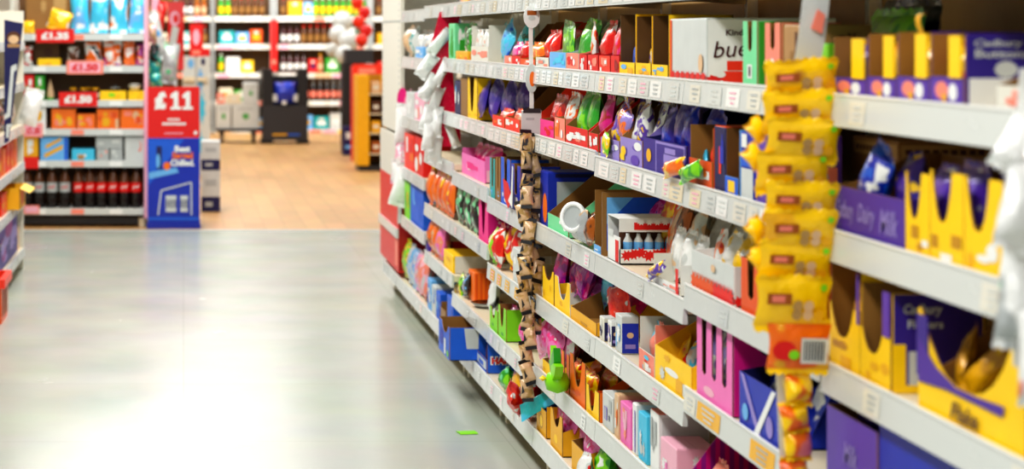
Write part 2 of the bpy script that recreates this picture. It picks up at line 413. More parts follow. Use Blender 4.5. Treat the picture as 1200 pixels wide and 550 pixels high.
for k in range(9):
    for j, z in enumerate(SHELF[k]):
        n = len(SHELF[k]); lv = LV[j] if j < n - 1 else LV[6]
        rng = random.Random(k * 10 + j)
        o = thing('gondola_shelf', 'pale metal shelf, %s in the %s of the right-hand shelving' % (lv, BAYNAME[k]), 'shelf', (XF, Y0 + k + .5, z), RIGHT, 'right gondola shelves')
        MB().box(-.498, .498, .0, .425, -.028, 0).build('shelf_panel', pan_m, o, bevel=.002)
        hh = .052 if j < n - 1 else .06
        b = MB(); pr = [(-.001, .004), (-.009, .004), (-.014, -hh), (-.001, -hh)]
        b.prism_x(pr, -.497, .497).build('price_rail', rail_m, o)
        lipb = MB().box(-.497, .497, -.011, -.006, .0041, .009); lipb.build('rail_lip', plastic('white', .15), o)
        for sx in (-.488, .486):
            MB().prism_x([(.02,-.0285),(.42,-.0285),(.42,-.046),(.3,-.039),(.02,-.031)], sx - .004, sx + .004).build('shelf_bracket', pan_m, o)
        if j == n - 1:
            MB().box(-.497, .497, .13, .15, -.16, -.03).build('base_plinth', card('palekraft'), o)
            for sx in (-.42, .44): MB().box(sx - .02, sx + .02, .05, .1, -.16, -.03).build('base_foot', pan_m, o)
        # price tickets slid into the rail
        if (k, j) == (1, 4): spec = [(-.28, .19, 'gold'), (.13, .17, 'gold'), (.4, .13, 'gold'), (-.44, .1, 'offwhite')]
        elif (k, j) == (4, 4): spec = [(-.36, .1, 'gold'), (-.2, .1, 'gold'), (-.02, .1, 'gold'), (.2, .12, 'gold'), (.39, .1, 'gold')]
        elif k == 0:
            spec = [(rng.uniform(-.4, .3), .08, 'offwhite'), (.38, .09, 'offwhite')]
        elif j <= 2 and k < 6:
            spec = []; x = -.44
            while x < .42: wv = rng.uniform(.06, .13); spec.append((x + wv/2, wv, rng.choice(['white','white','white','lightgrey','offwhite','cream']))); x += wv + rng.uniform(.008, .07)
        else:
            spec = []; x = -.42
            while x < .4:
                wv = rng.uniform(.05, .09)
                if rng.random() < .55: spec.append((x + wv/2, wv, rng.choice(['white','lightgrey','offwhite','lightgrey'])))
                x += wv + rng.uniform(.06, .2)
        for cx, wv, colr in spec:
            cx = max(-.495 + wv/2, min(.495 - wv/2, cx))
            tb = MB().poly([(cx-wv/2,-.0146,-hh+.007),(cx+wv/2,-.0146,-hh+.007),(cx+wv/2,-.0106,-.004),(cx-wv/2,-.0106,-.004)])
            t = tb.build('price_ticket', plastic(colr, .12), o)
            dk = rng.choice(['lightgrey','grey','grey','palepink']); it = []
            for q in range(3):
                z0 = -.014 - q * .011; yy = -.0113 - (-.004 - z0) / (hh - .011) * .004 - .0005
                ww = wv * (.34 - .06 * q) * rng.uniform(.6, 1)
                pb = [(cx-ww, yy, z0-.0022), (cx+ww, yy, z0-.0022), (cx+ww, yy+.0003, z0+.0022), (cx-ww, yy+.0003, z0+.0022)]
                it.append(pb)
            pb = MB()
            for q in it: pb.poly(q)
            pb.build('ticket_print', dk, t)
# end bay: red promotional bin and perforated end panel
o = thing('perforated_panel', 'off-white perforated upright panel at the far end of the right gondola', 'panel', (XF, 11.2, .96), RIGHT)
b = MB().box(-.56, .44, 0, .02, 0, 1.2).build('panel_sheet', plastic('offwhite', .45), o)
h = MB()
for cx in (-.49, .36):
    for i in range(34): h.box(cx - .006, cx + .006, -.002, .0, .03 + i*.034, .045 + i*.034)
h.build('perforation', 'grey', o)
MB().box(-.5, -.485, .021, .44, -.012, 1.2).build('end_sheet', plastic('offwhite', .45), o)
MB().box(-.56, .44, -.003, 0, .62, .626).build('panel_seam', 'grey', o)
o = thing('promotion_bin', 'red fronted end bin with pale open top at the far end of right gondola', 'bin', (XF - .012, 11.2, 0), RIGHT)
MB().box(-.56, .44, 0, .4, .19, .70, ms=[0,0,0,0,0,0]).build('bin_body', plastic('red', .35), o)
tb = MB()
tb.box(-.56, .44, 0, .015, .70, .945).box(-.56, -.545, .015, .4, .70, .945).box(.425, .44, .015, .4, .70, .945).box(-.545, .425, .385, .4, .7, .945)
tb.build('bin_top', plastic('offwhite', .4), o)
MB().box(-.56, .44, -.012, 0, .38, .43).build('price_rail', rail_m, o)
MB().box(.28, .4, -.002, 0, .22, .36).build('front_patch', plastic('salmon', .4), o)
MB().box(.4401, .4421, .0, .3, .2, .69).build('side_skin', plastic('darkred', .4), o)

# ================================================================== LIGHT
def area(name, loc, sx, sy, power, col=(1, .975, .94), rot=(0,0,0)):
    l = bpy.data.lights.new(name, 'AREA'); l.shape = 'RECTANGLE'; l.size = sx; l.size_y = sy; l.energy = power; l.color = col
    o = bpy.data.objects.new(name, l); COL.objects.link(o); o.location = loc; o.rotation_euler = rot; l.specular_factor = .3; return o
for i, y in enumerate((-2.2, 2.2, 6.5, 10.5, 14.5)):  # the first, behind the camera, is an added fill that brightens camera-facing sides
    area('aisle_ceiling_and_fill_light', (-.35, y, 3.3), .5, 3.2, 98)
for i, y in enumerate((18.5, 22.5, 26.5)):
    area('hall_ceiling_light', (-.2, y, 3.6), 3.2, 1.2, 100)
    area('hall_ceiling_light', (3.0, y, 3.6), 1.6, 1.2, 48)
area('back_wall_light', (1.4, 28.4, 3.0), 4.0, .5, 115, rot=(R(38), 0, 0)).data.specular_factor = .08
W = bpy.data.worlds.new('store_ambient'); S.world = W; W.use_nodes = True
W.node_tree.nodes['Background'].inputs['Color'].default_value = (1, .98, .95, 1)
W.node_tree.nodes['Background'].inputs['Strength'].default_value = .26

# ================================================================== CAMERA
cam = bpy.data.cameras.new('camera'); co = bpy.data.objects.new('camera', cam); COL.objects.link(co); S.camera = co
co.location = (0, 0, EYE); co.rotation_euler = (R(90), 0, 0)
cam.sensor_fit = 'HORIZONTAL'; cam.sensor_width = 36; cam.lens = F / 1200 * 36
cam.shift_x = (600 - CX) / 1200; cam.shift_y = -(275 - CY) / 1200
cam.clip_start = .1; cam.clip_end = 100
cam.dof.use_dof = True; cam.dof.focus_distance = 5.9; cam.dof.aperture_fstop = 3.4
S.view_settings.view_transform = 'Standard'; S.view_settings.look = 'Medium High Contrast'
S.cycles.use_denoising = True; S.cycles.max_bounces = 6; S.cycles.transparent_max_bounces = 12
S.cycles.sample_clamp_indirect = 4; S.cycles.caustics_reflective = False; S.cycles.caustics_refractive = False
# ================================================================== RIGHT GONDOLA: GOODS
fo = foil
purp = fo('purple','violet','white'); purpy = fo('purple','gold','lavender'); goldm = fo('gold','yellow','mustard'); yelm = fo('yellow','gold','red')
redm = fo('red','scarlet','white'); redpk = fo('red','hotpink','white'); magm = fo('magenta','pink','purple', 30); pinkm = fo('pink','hotpink','white', 26)
cyanm = fo('cyan','sky','blue'); tealm = fo('teal','cyan','white'); greenm = fo('green','lime','white'); limem = fo('lime','yellow','white')
bluem = fo('blue','royal','white'); orangem = fo('orange','yellow','red'); whitem = fo('white','lightgrey','red'); darkm = fo('black','mint','white', 18)
violm = fo('plum','magenta','pink', 24); whiteor = fo('white','orange','red', 34); multi = fo('violet','yellow','white', 34); brownm = fo('brown','skin','kraft', 30)

# ---- nearest bay, second shelf: purple and yellow sharing-bag cartons
def purpart(s):
    w, l = s.w, s.lip
    return [('r', 0, l*.5, w*.42, l*.34, 'violet'), ('e', -w*.14, l*.55, w*.2, l*.3, 'salmon'), ('e', w*.2, l*.5, w*.13, l*.3, 'white'), ('e', -w*.05, l*.3, w*.08, l*.14, 'gold')]
xs = [977, 1018, 1053, 1092, 1132]
wh = ['farthest', 'second farthest', 'third farthest', 'nearest']
for i in range(4):
    s = tray(xs[i], xs[i+1], 1.387, [44, 40, 38, 40][i], [93, 92, 92, 92][i], 'purple', 'purple open-fronted carton with pink print, %s of four, nearest bay second shelf' % wh[i], d=.15, side='full', nart=0, group='purple and yellow cartons')
    art(s.o.children[1], 'front', -.0036, purpart(s))
    MB().box(s.w*.12, s.w*.46, -.0062, -.0034, s.lip*.98, s.h*.97).build('yellow_flap', 'yellow', s.o)
    fill(s, 1, [purpy, yelm, goldm, fo('yellow','red','white')][i], 'yellow and purple chocolate bag inside the %s purple carton, nearest bay' % wh[i], h=s.h*.86, t=.035, y0=.05, seed=i)
    if i == 2:
        b = MB(); b.grid(lambda u, v: (s.w*(.26+.14*u) + .018*v*v, -.005 - .01*math.sin(v*3), s.h*.95 + .035*math.sin(v*1.8)), 3, 8); b.build('torn_flap', 'gold', s.o)
    if i == 3:
        w = s.w/2 + .0008
        art(s.o, 'side', w, [('r', .075, s.h*.5, .072, s.h*.48, 'indigo'), ('r', .05, s.h*.2, .045, s.h*.2, 'white'), ('e', .062, s.h*.52, .018, .013, 'lightgrey')], 'side_panel')
        text('Cadbury', s.o, 'side', w + .002, .05, s.h*.86, .075, .014, 'lightgrey', shear=.2)
        text('Buttons', s.o, 'side', w + .002, .056, s.h*.73, .085, .013, 'lightgrey')
s = tray(1170, 1235, 1.387, 62, 104, 'offwhite', 'low white and brown cardboard carton beside the purple cartons, nearest bay', d=.2, side='diag', cols=('salmon','sky','grey'), sb=.004, inner='kraft')
bag((1.40, 3.86, 1.392), (R(-6), 0, RIGHT), .30, .158, .05, fo('lime','green','lime', 12), 'green bag standing behind the purple cartons on the nearest second shelf')
bag((1.47, 3.98, 1.392), (R(-6), 0, RIGHT), .34, .18, .05, fo('black','navy','charcoal', 12), 'dark navy bag behind the green bag on the nearest second shelf')
carton(944, 970.5, 1.387, 52, 'lime', 'bright green carton right behind the yellow hanging strip, nearest bay', d=.14, cols=('teal','mint'), nart=2, topcol='green')

# ---- nearest bay, third shelf
s = tray(977, 1063, 1.138, 196, 236, 'purple', 'long purple carton with white script lettering, nearest bay third shelf', d=.2, side='curve', nart=0, inner='kraft')
for i, c in enumerate((-.30, .0, .30)): text(['Cadbury','Dairy','Milk'][i], s.o, 'front', -.0042, c*s.w, s.lip*.48, s.w*.24, s.lip*.5, 'lavender', shear=.25)
bag((1.235, 3.47, 1.178), (R(-6), R(27), RIGHT), .1, .14, .05, fo('blue','royal','white', 26), 'shiny blue foil bag leaning out of the long purple carton', seed=2)
bag((1.26, 3.37, 1.168), (R(-6), R(-10), RIGHT), .09, .13, .04, fo('purple','indigo','yellow', 26), 'purple foil bag standing behind the leaning blue bag', seed=1)
o = thing('packaged_box', 'brown cardboard case with a printed band behind the long purple carton', 'box', (1.42, 4.0, 1.148), RIGHT)
carton_parts(o, .26, .19, .14, 'kraft'); pb = [('r', 0, .12, .125, .014, 'palekraft')] + [('r', -.1 + .02*i, .12, .006, .005, 'brown') for i in range(10)]
art(o, 'front', -.001, pb); art(o, 'side', .131, [('r', .095, .12, .09, .014, 'palekraft')] + [('r', .02 + .018*i, .12, .006, .005, 'brown') for i in range(9)])
for i, (a, c) in enumerate([(1063, 1092), (1092, 1132), (1132, 1178)]):
    s = tray(a, c, 1.138, [206, 206, 214][i], [262, 268, 280][i], 'yellow', 'yellow horned carton of purple bags, %s of three, nearest bay third shelf' % ['farthest','middle','nearest'][i], d=.18, side='curve', front='U', hw=(.06, .34), horn=1.0, cols=('gold','mustard','white'), nart=3, group='yellow horned cartons')
    fill(s, 1, purp, 'purple and white chocolate bag in the %s yellow horned carton' % ['farthest','middle','nearest'][i], h=s.h*1.04, w=s.w*.9, t=.05, y0=.03, seed=i + 1, rows=1)

# ---- nearest bay, fourth shelf
s = tray(974, 1010, .89, 320, 406, 'yellow', 'yellow carton with purple walls holding gold bags, nearest bay fourth shelf', d=.16, side='full', front='U', hw=(.04,.2), horn=.62, cols=('gold','mustard'), nart=3)
fill(s, 1, goldm, 'crinkled gold bag upright in the yellow carton beside the hanging strip', h=s.h*.98, w=s.w*.9, t=.05, y0=.035)
MB().box(s.w/2 - .012, s.w/2 - .002, -.0055, -.0035, s.h*.5, s.h*.98).build('purple_edge', 'violet', s.o)
s = tray(1010, 1046, .89, 345, 425, 'yellow', 'yellow and purple carton with a blue lettered side, nearest bay fourth shelf', d=.16, side='full', front='U', hw=(.06,.26), horn=.55, cols=('gold','mustard'), nart=3, inner='kraft')
MB().box(s.w/2 - .03, s.w/2, -.006, -.0035, s.h*.55, s.h).build('purple_edge', 'violet', s.o)
w = s.w/2 + .0006
art(s.o, 'side', w, [('r', .078, s.h*.5, .076, s.h*.49, 'indigo'), ('r', .012, s.h*.25, .011, s.h*.24, 'yellow'), ('r', .05, s.h*.22, .022, s.h*.2, 'lightgrey'), ('r', .08, .007, .078, .007, 'yellow')], 'side_panel')
text('Cadbury', s.o, 'side', w + .0012, .052, s.h*.83, .066, .022, 'lightgrey', shear=.2)
text('Fingers', s.o, 'side', w + .0012, .056, s.h*.68, .06, .018, 'lightgrey')
s = tray(1078, 1205, .89, 352, 492, 'yellow', 'wide yellow and purple carton of gold bars, nearest bay fourth shelf', d=.24, side='curve', nart=0, front='U', hw=(.03,.1), horn=.8)
MB().box(-s.w/2, -s.w/2 + .045, -.006, -.0034, s.lip*.9, s.h*.75).build('purple_edge', 'indigo', s.o)
art(s.o, 'front', -.0062, [('p', [(-s.w*.48, s.lip*.74), (-s.w*.2, s.lip*.84), (s.w*.1, s.lip*.82), (s.w*.32, s.lip*.8), (s.w*.34, s.lip*1.06), (s.w*.1, s.lip*1.0), (-s.w*.1, s.lip*1.0), (-s.w*.3, s.lip*1.3), (-s.w*.48, s.lip*1.9)], 'purple')])
text('Flake', s.o, 'front', -.0068, -.01, s.lip*.4, s.w*.26, s.lip*.46, 'brown', shear=.3)
for i in range(6):
    bag(wpos(s, -s.w*.36 + s.w*.13*i, .04 + .025*(i % 3), s.lip*.75), (R(-28), R([-50, 40, -35, 50, -45, 30][i]), RIGHT), .055, .14, .04, fo('gold','mustard','yellow', 20),
        'gold wrapped bar lying in the wide yellow carton, %s from the far side' % ORD[i], 'gold bars in the wide yellow carton', seed=i % 4, cat='chocolate bar', name='chocolate_bar')

# ---- nearest bay, fifth shelf
s = tray(970.5, 1030, .63, 462, 508, 'violet', 'deep purple carton with a foil bag, nearest bay fifth shelf', d=.24, side='curve', nart=0)
text('Milk', s.o, 'front', -.0042, .0, s.lip*.62, s.w*.28, s.lip*.22, 'lavender', shear=.25); art(s.o, 'side', s.w/2 + .0006, [('r', .12, s.lip*.5, .11, s.lip*.4, 'indigo')])
bag(wpos(s, -s.w*.42, .055, s.lip - .012), (0, R(84), RIGHT), .06, .19, .045, fo('purple','indigo','lavender', 26), 'purple foil bag lying across the deep purple carton', seed=2)
carton(1030, 1150, .63, 500, 'royal', 'large navy blue box on the fifth shelf of the nearest bay', d=.3, cols=('royal','purple'), nart=2, nside=2, scols=('royal','indigo'))
bag((1.26, 3.185, .632), (0, 0, RIGHT), .05, .19, .03, orangem, 'orange bag wedged beside the large navy blue box', seed=1)

# ---- second bay, second shelf
s = carton(785, 828, 1.39, 22, 'lightgrey', 'large white carton with brown lettering on the second shelf', d=.3, nart=0, nside=0)
W_ = s.w/2
art(s.o, 'front', -.001, [('r', -W_ + .012, s.h*.5, .011, s.h*.49, 'deeporange')] + [('s', -W_ + .03 + i*(s.w - .05)/6, .014, .03, .012, 'red') for i in range(7)] + [('e', W_*.75, .045, .02, .022, 'skin')], 'printed_front')
art(s.o, 'side', W_ + .001, [('r', .15, s.h*.5, .147, s.h*.48, 'white')] + [('s', .02 + i*.03, .010, .03, .010, 'red') for i in range(3)] + [('r', .072, .014, .034, .013, 'scarlet'), ('r', .075, .04, .028, .011, 'scarlet'), ('e', .032, .02, .012, .008, 'white')], 'printed_side')
text('Kinder', s.o, 'side', W_ + .0042, .074, s.h*.78, .06, .014, 'wine', bold=.02)
text('bueno', s.o, 'side', W_ + .0042, .084, s.h*.54, .14, .038, 'wine', shear=.25, bold=.0, spin=.06)
s = tray(872, 889, 1.39, 25, 62, 'mint', 'light green slotted carton beside the large white carton', d=.11, side='full', front='slots', nslot=1, horn=1.0, nart=0)
art(s.o.children[1], 'front', -.0038, [('r', 0, s.lip*.45, s.w*.16, s.lip*.2, 'white'), ('r', 0, s.lip*.45, s.w*.07, s.lip*.14, 'charcoal')]); art(s.o, 'side', s.w/2 + .0006, [('r', .055, s.h*.5, .054, s.h*.49, 'green')], 'side_panel')
s = tray(898, 916, 1.39, 27, 60, 'salmon', 'brown slotted carton with white label beside the light green carton', d=.12, side='full', front='slots', nslot=1, horn=1.0, nart=0)
art(s.o.children[1], 'front', -.0038, [('e', 0, s.lip*.5, s.w*.22, s.lip*.3, 'white')]); art(s.o, 'side', s.w/2 + .0006, [('r', .06, s.h*.5, .058, s.h*.48, 'wood'), ('r', .03, s.h*.5, .008, s.h*.48, 'brown')], 'side_panel')
carton(918, 938, 1.39, 30, 'wood', 'tan cardboard box behind the top of the yellow hanging strip', d=.14, cols=('brown','kraft'), nart=3)

# ---- third and fourth bays, second shelf
for i, (a, c, yt, yl) in enumerate([(727, 745, 17, 74), (746, 764, 19, 75), (765, 784, 18, 77)]):
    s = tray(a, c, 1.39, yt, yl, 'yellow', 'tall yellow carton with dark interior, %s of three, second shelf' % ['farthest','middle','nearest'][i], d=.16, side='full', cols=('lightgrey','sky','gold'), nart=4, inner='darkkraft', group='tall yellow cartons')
    if i < 2: fill(s, 1, [fo('blue','white','sky'), multi][i], '%s snack bag low in the %s tall yellow carton' % (['blue and white','violet'][i], ['farthest','middle'][i]), h=s.h*.55, w=s.w*.7, t=.03, y0=.03)
for i, (a, c, col, cols, m, lab) in enumerate([(645, 664, 'sky', ('blue','cyan'), greenm, 'sky blue lipped carton of green bags'), (665, 679, 'salmon', ('white','red','white'), greenm, 'pink and white printed carton with green bag'),
        (680, 689, 'red', ('white','white'), whiteor, 'narrow red carton with white print'), (690, 702, 'red', ('white','salmon'), redm, 'red carton with a white lettered lip'), (703, 716, 'scarlet', ('white','white','salmon'), redpk, 'scarlet carton with white blocks on its lip'), (717, 727, 'red', ('darkred',), redm, 'plain red carton next to the tall yellow cartons')]):
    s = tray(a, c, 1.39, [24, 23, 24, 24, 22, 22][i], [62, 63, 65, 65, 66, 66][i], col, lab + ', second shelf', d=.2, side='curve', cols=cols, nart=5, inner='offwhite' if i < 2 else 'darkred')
    fill(s, 1, m, '%s bag in the %s' % (['green and lime','leafy green','white and orange','red and white','red and pink','bright red'][i], lab), h=s.h*.95, t=.05, y0=.06, seed=i, jit=8)
s = tray(629, 644, 1.39, 34, 68, 'offwhite', 'white printed carton of red bags just right of the packet chain', d=.18, side='curve', cols=('grey','salmon','white'), nart=5)
fill(s, 2, redm, '{} red snack bag from the left in the white printed carton', h=s.h*.9, t=.05, y0=.05)
# fifth bay, second shelf
for i, (a, c, yt, yl) in enumerate([(611, 628, 27, 70), (601, 611, 26, 66), (592, 601, 28, 66)]):
    s = tray(a, c, 1.39, yt, yl, ['deeporange','red','salmon'][i], 'curved brown carton with %s lip, fifth bay second shelf' % ['orange','red','pink'][i], d=.22, side='curve', cols=('white','salmon'), nart=3)
    fill(s, 1, [orangem, redm, pinkm][i], '%s bag in the curved brown carton of the fifth bay' % ['orange','red','pink'][i], rows=1, h=s.h*.5, t=.04, y0=.04)
for i, (px, z, ro, m) in enumerate([(568, .0, 14, tealm), (577, .012, 24, cyanm), (588, .03, 32, fo('teal','darkgreen','cyan')), (585, .0, -10, cyanm)]):
    bag((1.225 + .02*i, RY(px), 1.392 + z*.7), (R(-14), R(ro*1.6), RIGHT), .15, .14, .05, m, '%s snack bag leaning in the heap on the fifth bay second shelf' % ['teal','cyan','dark teal','lowest cyan'][i], 'teal bags on the second shelf', seed=i)
# sixth bay, second shelf
s = tray(553, 573, 1.39, 30, 55, 'offwhite', 'white carton of striped white packs, sixth bay second shelf', d=.2, side='full', cols=('salmon','red','salmon'), nart=4, inner='offwhite')
fill(s, 5, fo('white','offwhite','salmon', 40), '{} white stick pack from the left in the white carton', h=.125, t=.02, y0=.02, jit=1, tilt=-2)
bag((1.23, RY(541), 1.392), (R(-6), 0, RIGHT), .2, .17, .06, fo('green','darkgreen','white', 26), 'large green bag on the sixth bay second shelf', seed=2)
carton(534, 548, 1.39, 61, 'gold', 'small yellow box in front of the large green bag', d=.02, cols=('yellow','orange'), nart=3, sb=.005)
carton(526, 533, 1.39, 28, 'mint', 'pale green narrow box beside the white shelf upright', d=.1, cols=('white','green'))
# seventh and eighth bays, second shelf
for i, (px, h, m, lab) in enumerate([(519, .19, fo('blue','sky','royal', 14), 'large blue bag'), (507, .16, fo('sky','white','gold', 18), 'pale blue and white bag'), (499, .14, fo('white','sky','orange', 18), 'white bag with blue print'), (490, .15, fo('lightgrey','skin','sky', 18), 'grey and tan bag'), (484, .15, fo('white','lightgrey','sky'), 'plain white bag')]):
    bag((1.25, RY(px), 1.392 if px > 500 else 1.382), (R(-6), 0, RIGHT), .26, h, .09, m, lab + ' on the second shelf near the far end', seed=i % 4)
carton(487, 496, 1.38, 56, 'sky', 'small blue box under the pale bags near the far end', d=.04, sb=.005)

# ---- top shelf glimpses
for i, (px, m) in enumerate([(560, yelm), (545, orangem)]):
    bag((1.3, RY(px, 1.3), 1.638), (R(-5), 0, RIGHT), .2, .15, .06, m, '%s bag on the top shelf above the packet strip' % ['yellow','orange'][i], seed=i)

# ---- third shelf: fourth bay
s = tray(634, 650, 1.16, 118, 143, 'hotpink', 'pink and red lipped carton right beside the packet chain', d=.2, side='curve', cols=('red','scarlet'), nart=3, inner='kraft')
fill(s, 1, fo('red','darkred','scarlet'), 'dark red bag in the pink lipped carton', h=s.h*1.05, t=.05, y0=.08)
s = tray(651, 663, 1.16, 112, 140, 'salmon', 'white and orange printed carton on the third shelf', d=.2, side='curve', cols=('white','white','orange'), nart=6)
fill(s, 1, whiteor, 'white and orange bag standing in the printed carton', h=.15, t=.05, y0=.03)
s = tray(664, 690, 1.16, 112, 153, 'red', 'red lipped carton of tall green bags on the third shelf', d=.2, side='diag', cols=('white','salmon','white'), nart=7)
fill(s, 2, fo('green','lime','sky', 14), '{} tall green bag from the left in the red lipped carton', h=.165, t=.05, y0=.03, jit=6)
s = tray(691, 702, 1.16, 114, 158, 'red', 'red carton with white print beside the green bags', d=.2, side='diag', cols=('white',), nart=5)
fill(s, 1, fo('magenta','darkred','orange'), 'magenta and red bag in the red carton beside the green bags', h=.155, t=.04, y0=.03)
bag((1.19, RY(709, 1.19), 1.15), (R(-4), R(12), RIGHT), .085, .062, .03, limem, 'small lime green pack at the rail on the third shelf', seed=2)
# third bay
for i, (a, c, m) in enumerate([(705, 727, multi), (728, 754, fo('white','violet','yellow', 34))]):
    s = tray(a, c, 1.147, [118, 120][i], [166, 166][i], 'lavender', 'lavender printed carton of mixed packs, %s of two, third shelf' % ['farther','nearer'][i], d=.2, side='diag', cols=('white','violet','orange','yellow','lavender'), nart=9, group='lavender cartons')
    fill(s, 3, m, '{} mixed pack from the left in the %s lavender carton' % ['farther','nearer'][i], h=s.h*.98, t=.04, y0=.03, jit=9)
bag((1.225, RY(722), 1.21), (R(-10), R(24), RIGHT), .13, .1, .05, fo('lavender','orange','violet', 20), 'orange and lavender bag heaped on the farther lavender carton', seed=3)
s = tray(755, 806, 1.147, 131, 172, 'indigo', 'large royal purple carton with a white outlined lip, third shelf', d=.26, side='curve', nart=0, inner='navy')
art(s.o.children[1], 'front', -.0036, [('r', s.w*.14, s.lip*.5, s.w*.33, s.lip*.47, 'lavender'), ('r', s.w*.14, s.lip*.48, s.w*.31, s.lip*.42, 'indigo'), ('r', s.w*.2, s.lip*.5, s.w*.2, s.lip*.14, 'lavender'), ('r', s.w*.15, s.lip*.75, s.w*.12, s.lip*.08, 'lavender'), ('e', -s.w*.35, s.lip*.5, s.w*.06, s.lip*.2, 'gold')])
for i, (px, z, ro) in enumerate([(762, .03, -12), (776, .05, 8), (790, .04, -20), (800, .03, 24)]):
    bag((1.25, RY(px), 1.15 + z), (R(-10), R(ro), RIGHT), .13, .15, .05, fo('indigo','royal','lavender', 18), 'royal purple bag in the outlined carton, %s from the far end' % ORD[i], 'royal purple bags', seed=i)
for i, (px, m, lab) in enumerate([(778, orangem, 'orange and yellow pack'), (797, fo('lime','green','lime'), 'bright green pack')]):
    bag((1.176, RY(px, 1.176), 1.149), (R(-6), R([80, 76][i]), RIGHT), .045, .14, .035, m, lab + ' overhanging the rail under the purple carton', seed=i + 1)
# second bay third shelf
s = tray(809, 836, 1.147, 151, 191, 'deeporange', 'orange carton of blue and red packs, second bay third shelf', d=.16, side='full', cols=('white','salmon','orange'), nart=4, inner='kraft')
for i in range(4):
    bag(wpos(s, -s.w*.36 + s.w*.22*i, .03 + .012*i, s.lip*.5), (R(-8), R([-38, -30, 32, 24][i]), RIGHT), .03, .085, .02, [cyanm, redm, bluem, fo('cyan','blue','white')][i], '%s thin pack poking out of the orange carton' % ['cyan','red','dark blue','pale blue'][i], seed=i)
carton(837, 850, 1.147, 150, 'navy', 'narrow navy blue box with orange edge on the third shelf', d=.16, cols=('navy','royal','scarlet'), nart=3, topcol='deeporange')
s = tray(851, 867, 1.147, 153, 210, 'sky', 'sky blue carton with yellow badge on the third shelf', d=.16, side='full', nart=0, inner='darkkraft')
art(s.o.children[1], 'front', -.0036, [('r', 0, s.lip*.5, s.w*.48, s.lip*.48, 'blue'), ('r', 0, s.lip*.5, s.w*.25, s.lip*.3, 'yellow')])
fill(s, 1, fo('amber','orange','blue'), 'amber pack inside the sky blue carton', h=s.h*.6, t=.03, y0=.03, w=s.w*.6)
s = carton(868, 884, 1.147, 158, 'royal', 'blue box with pale lower label beside the sky blue carton', d=.16, nart=0, scols=('violet','lavender'))
art(s.o, 'front', -.001, [('r', 0, s.h*.24, s.w*.44, s.h*.23, 'lightgrey'), ('r', 0, s.h*.62, s.w*.44, s.h*.12, 'blue'), ('r', -s.w*.2, s.h*.88, s.w*.2, s.h*.1, 'white')])
carton(885, 897, 1.147, 160, 'violet', 'violet box half hidden behind the yellow hanging strip', d=.16, cols=('salmon','gold','lavender'))

# ---- third shelf: fifth and sixth bays
for i, (a, c) in enumerate([(578, 592), (593, 610)]):
    s = tray(a, c, 1.146, [104, 100][i], [138, 141][i], 'scarlet', 'scarlet lipped carton with curved brown sides, %s of two, fifth bay' % ['farther','nearer'][i], d=.24, side='curve', cols=('orange','white','deeporange'), nart=4, inner='kraft', group='scarlet curved cartons')
    fill(s, 1, fo('scarlet','orange','skin'), 'scarlet and orange bag low in the %s scarlet carton' % ['farther','nearer'][i], h=s.h*.42, t=.04, y0=.03, rows=1)
for i, (px, z, ro) in enumerate([(562, 0, -10), (567, 0, 22), (575, .02, 34), (580, .04, 40), (572, .04, 6)]):
    bag((1.22 + .022*i, RY(px), 1.152 + z), (R(-14), R(ro), RIGHT), .2, .16, .06, fo('indigo','purple','lavender', 14), 'indigo bag in the leaning heap, %s from the far end, sixth bay' % ORD[i], 'indigo bags on the third shelf', seed=i % 4)
s = tray(549, 560, 1.15, 92, 133, 'yellow', 'tall yellow carton beside the heap of indigo bags', d=.15, side='full', cols=('gold',), nart=2, front='U', horn=1, hw=(.2,.3))
carton(540, 548, 1.15, 92, 'kraft', 'plain brown cardboard box beside the tall yellow carton', d=.15, nart=0)
carton(533, 540, 1.15, 96, 'navy', 'dark blue box with white top beside the pink hanging strip', d=.12, cols=('white','sky','white'), nart=3)

# ---- fourth shelf
s = tray(542, 569, .897, 184, 190, 'pink', 'pale pink carton of magenta packs on the fourth shelf', d=.16, sb=.03, side='full', cols=('hotpink','white'), nart=3, inner='pink', backh=.07)
s.lip = .05
for i in range(4): bag(wpos(s, -s.w*.36 + s.w*.24*i, .06, .015), (R(-6), 0, RIGHT), s.w*.26, .125, .07, fo('magenta','hotpink','pink', 12), 'round-shouldered magenta pack, %s from the far end, pale pink carton' % ORD[i], 'magenta packs', seed=i)
art(s.o, 'side', s.w/2 + .001, [('r', .08, .028, .075, .024, 'palepink'), ('r', .09, .034, .05, .004, 'purple'), ('r', .08, .02, .04, .003, 'violet')])
for i, (a, c, col) in enumerate([(575, 581, 'teal'), (582, 587, 'kraft'), (588, 599, 'blue'), (600, 611, 'royal')]):
    s = tray(a, c, .865, [187, 186, 188, 196][i], [222, 224, 226, 232][i], col, '%s slotted carton on the fourth shelf left of the packet chain' % ['teal','narrow brown','bright blue','royal blue'][i], d=.14, side='full', front='slots', nslot=1, horn=1, cols=('white','sky'), nart=2)
    fill(s, 1, [tealm, orangem, bluem, fo('royal','blue','white')][i], '%s snack pack inside the %s slotted carton' % (['teal','orange','blue','dark blue'][i], ['teal','narrow brown','bright blue','royal blue'][i]), h=s.h*.7, t=.03, y0=.03)
o = thing('shelf_wobbler', 'red and white fan-shaped shelf flag hanging before the blue cartons', 'sign', (1.178, RY(597, 1.178), .905), RIGHT)
MB().prism_y([(-.13,.07),(-.1,.0),(-.02,-.03),(.06,.0),(.02,.03),(-.03,.06)], -.002, 0).build('red_flag', 'red', o)
MB().prism_y([(.0,.0),(.08,-.02),(.1,.12),(.085,.13),(.06,.03)], -.005, -.003).build('white_arm', 'white', o)
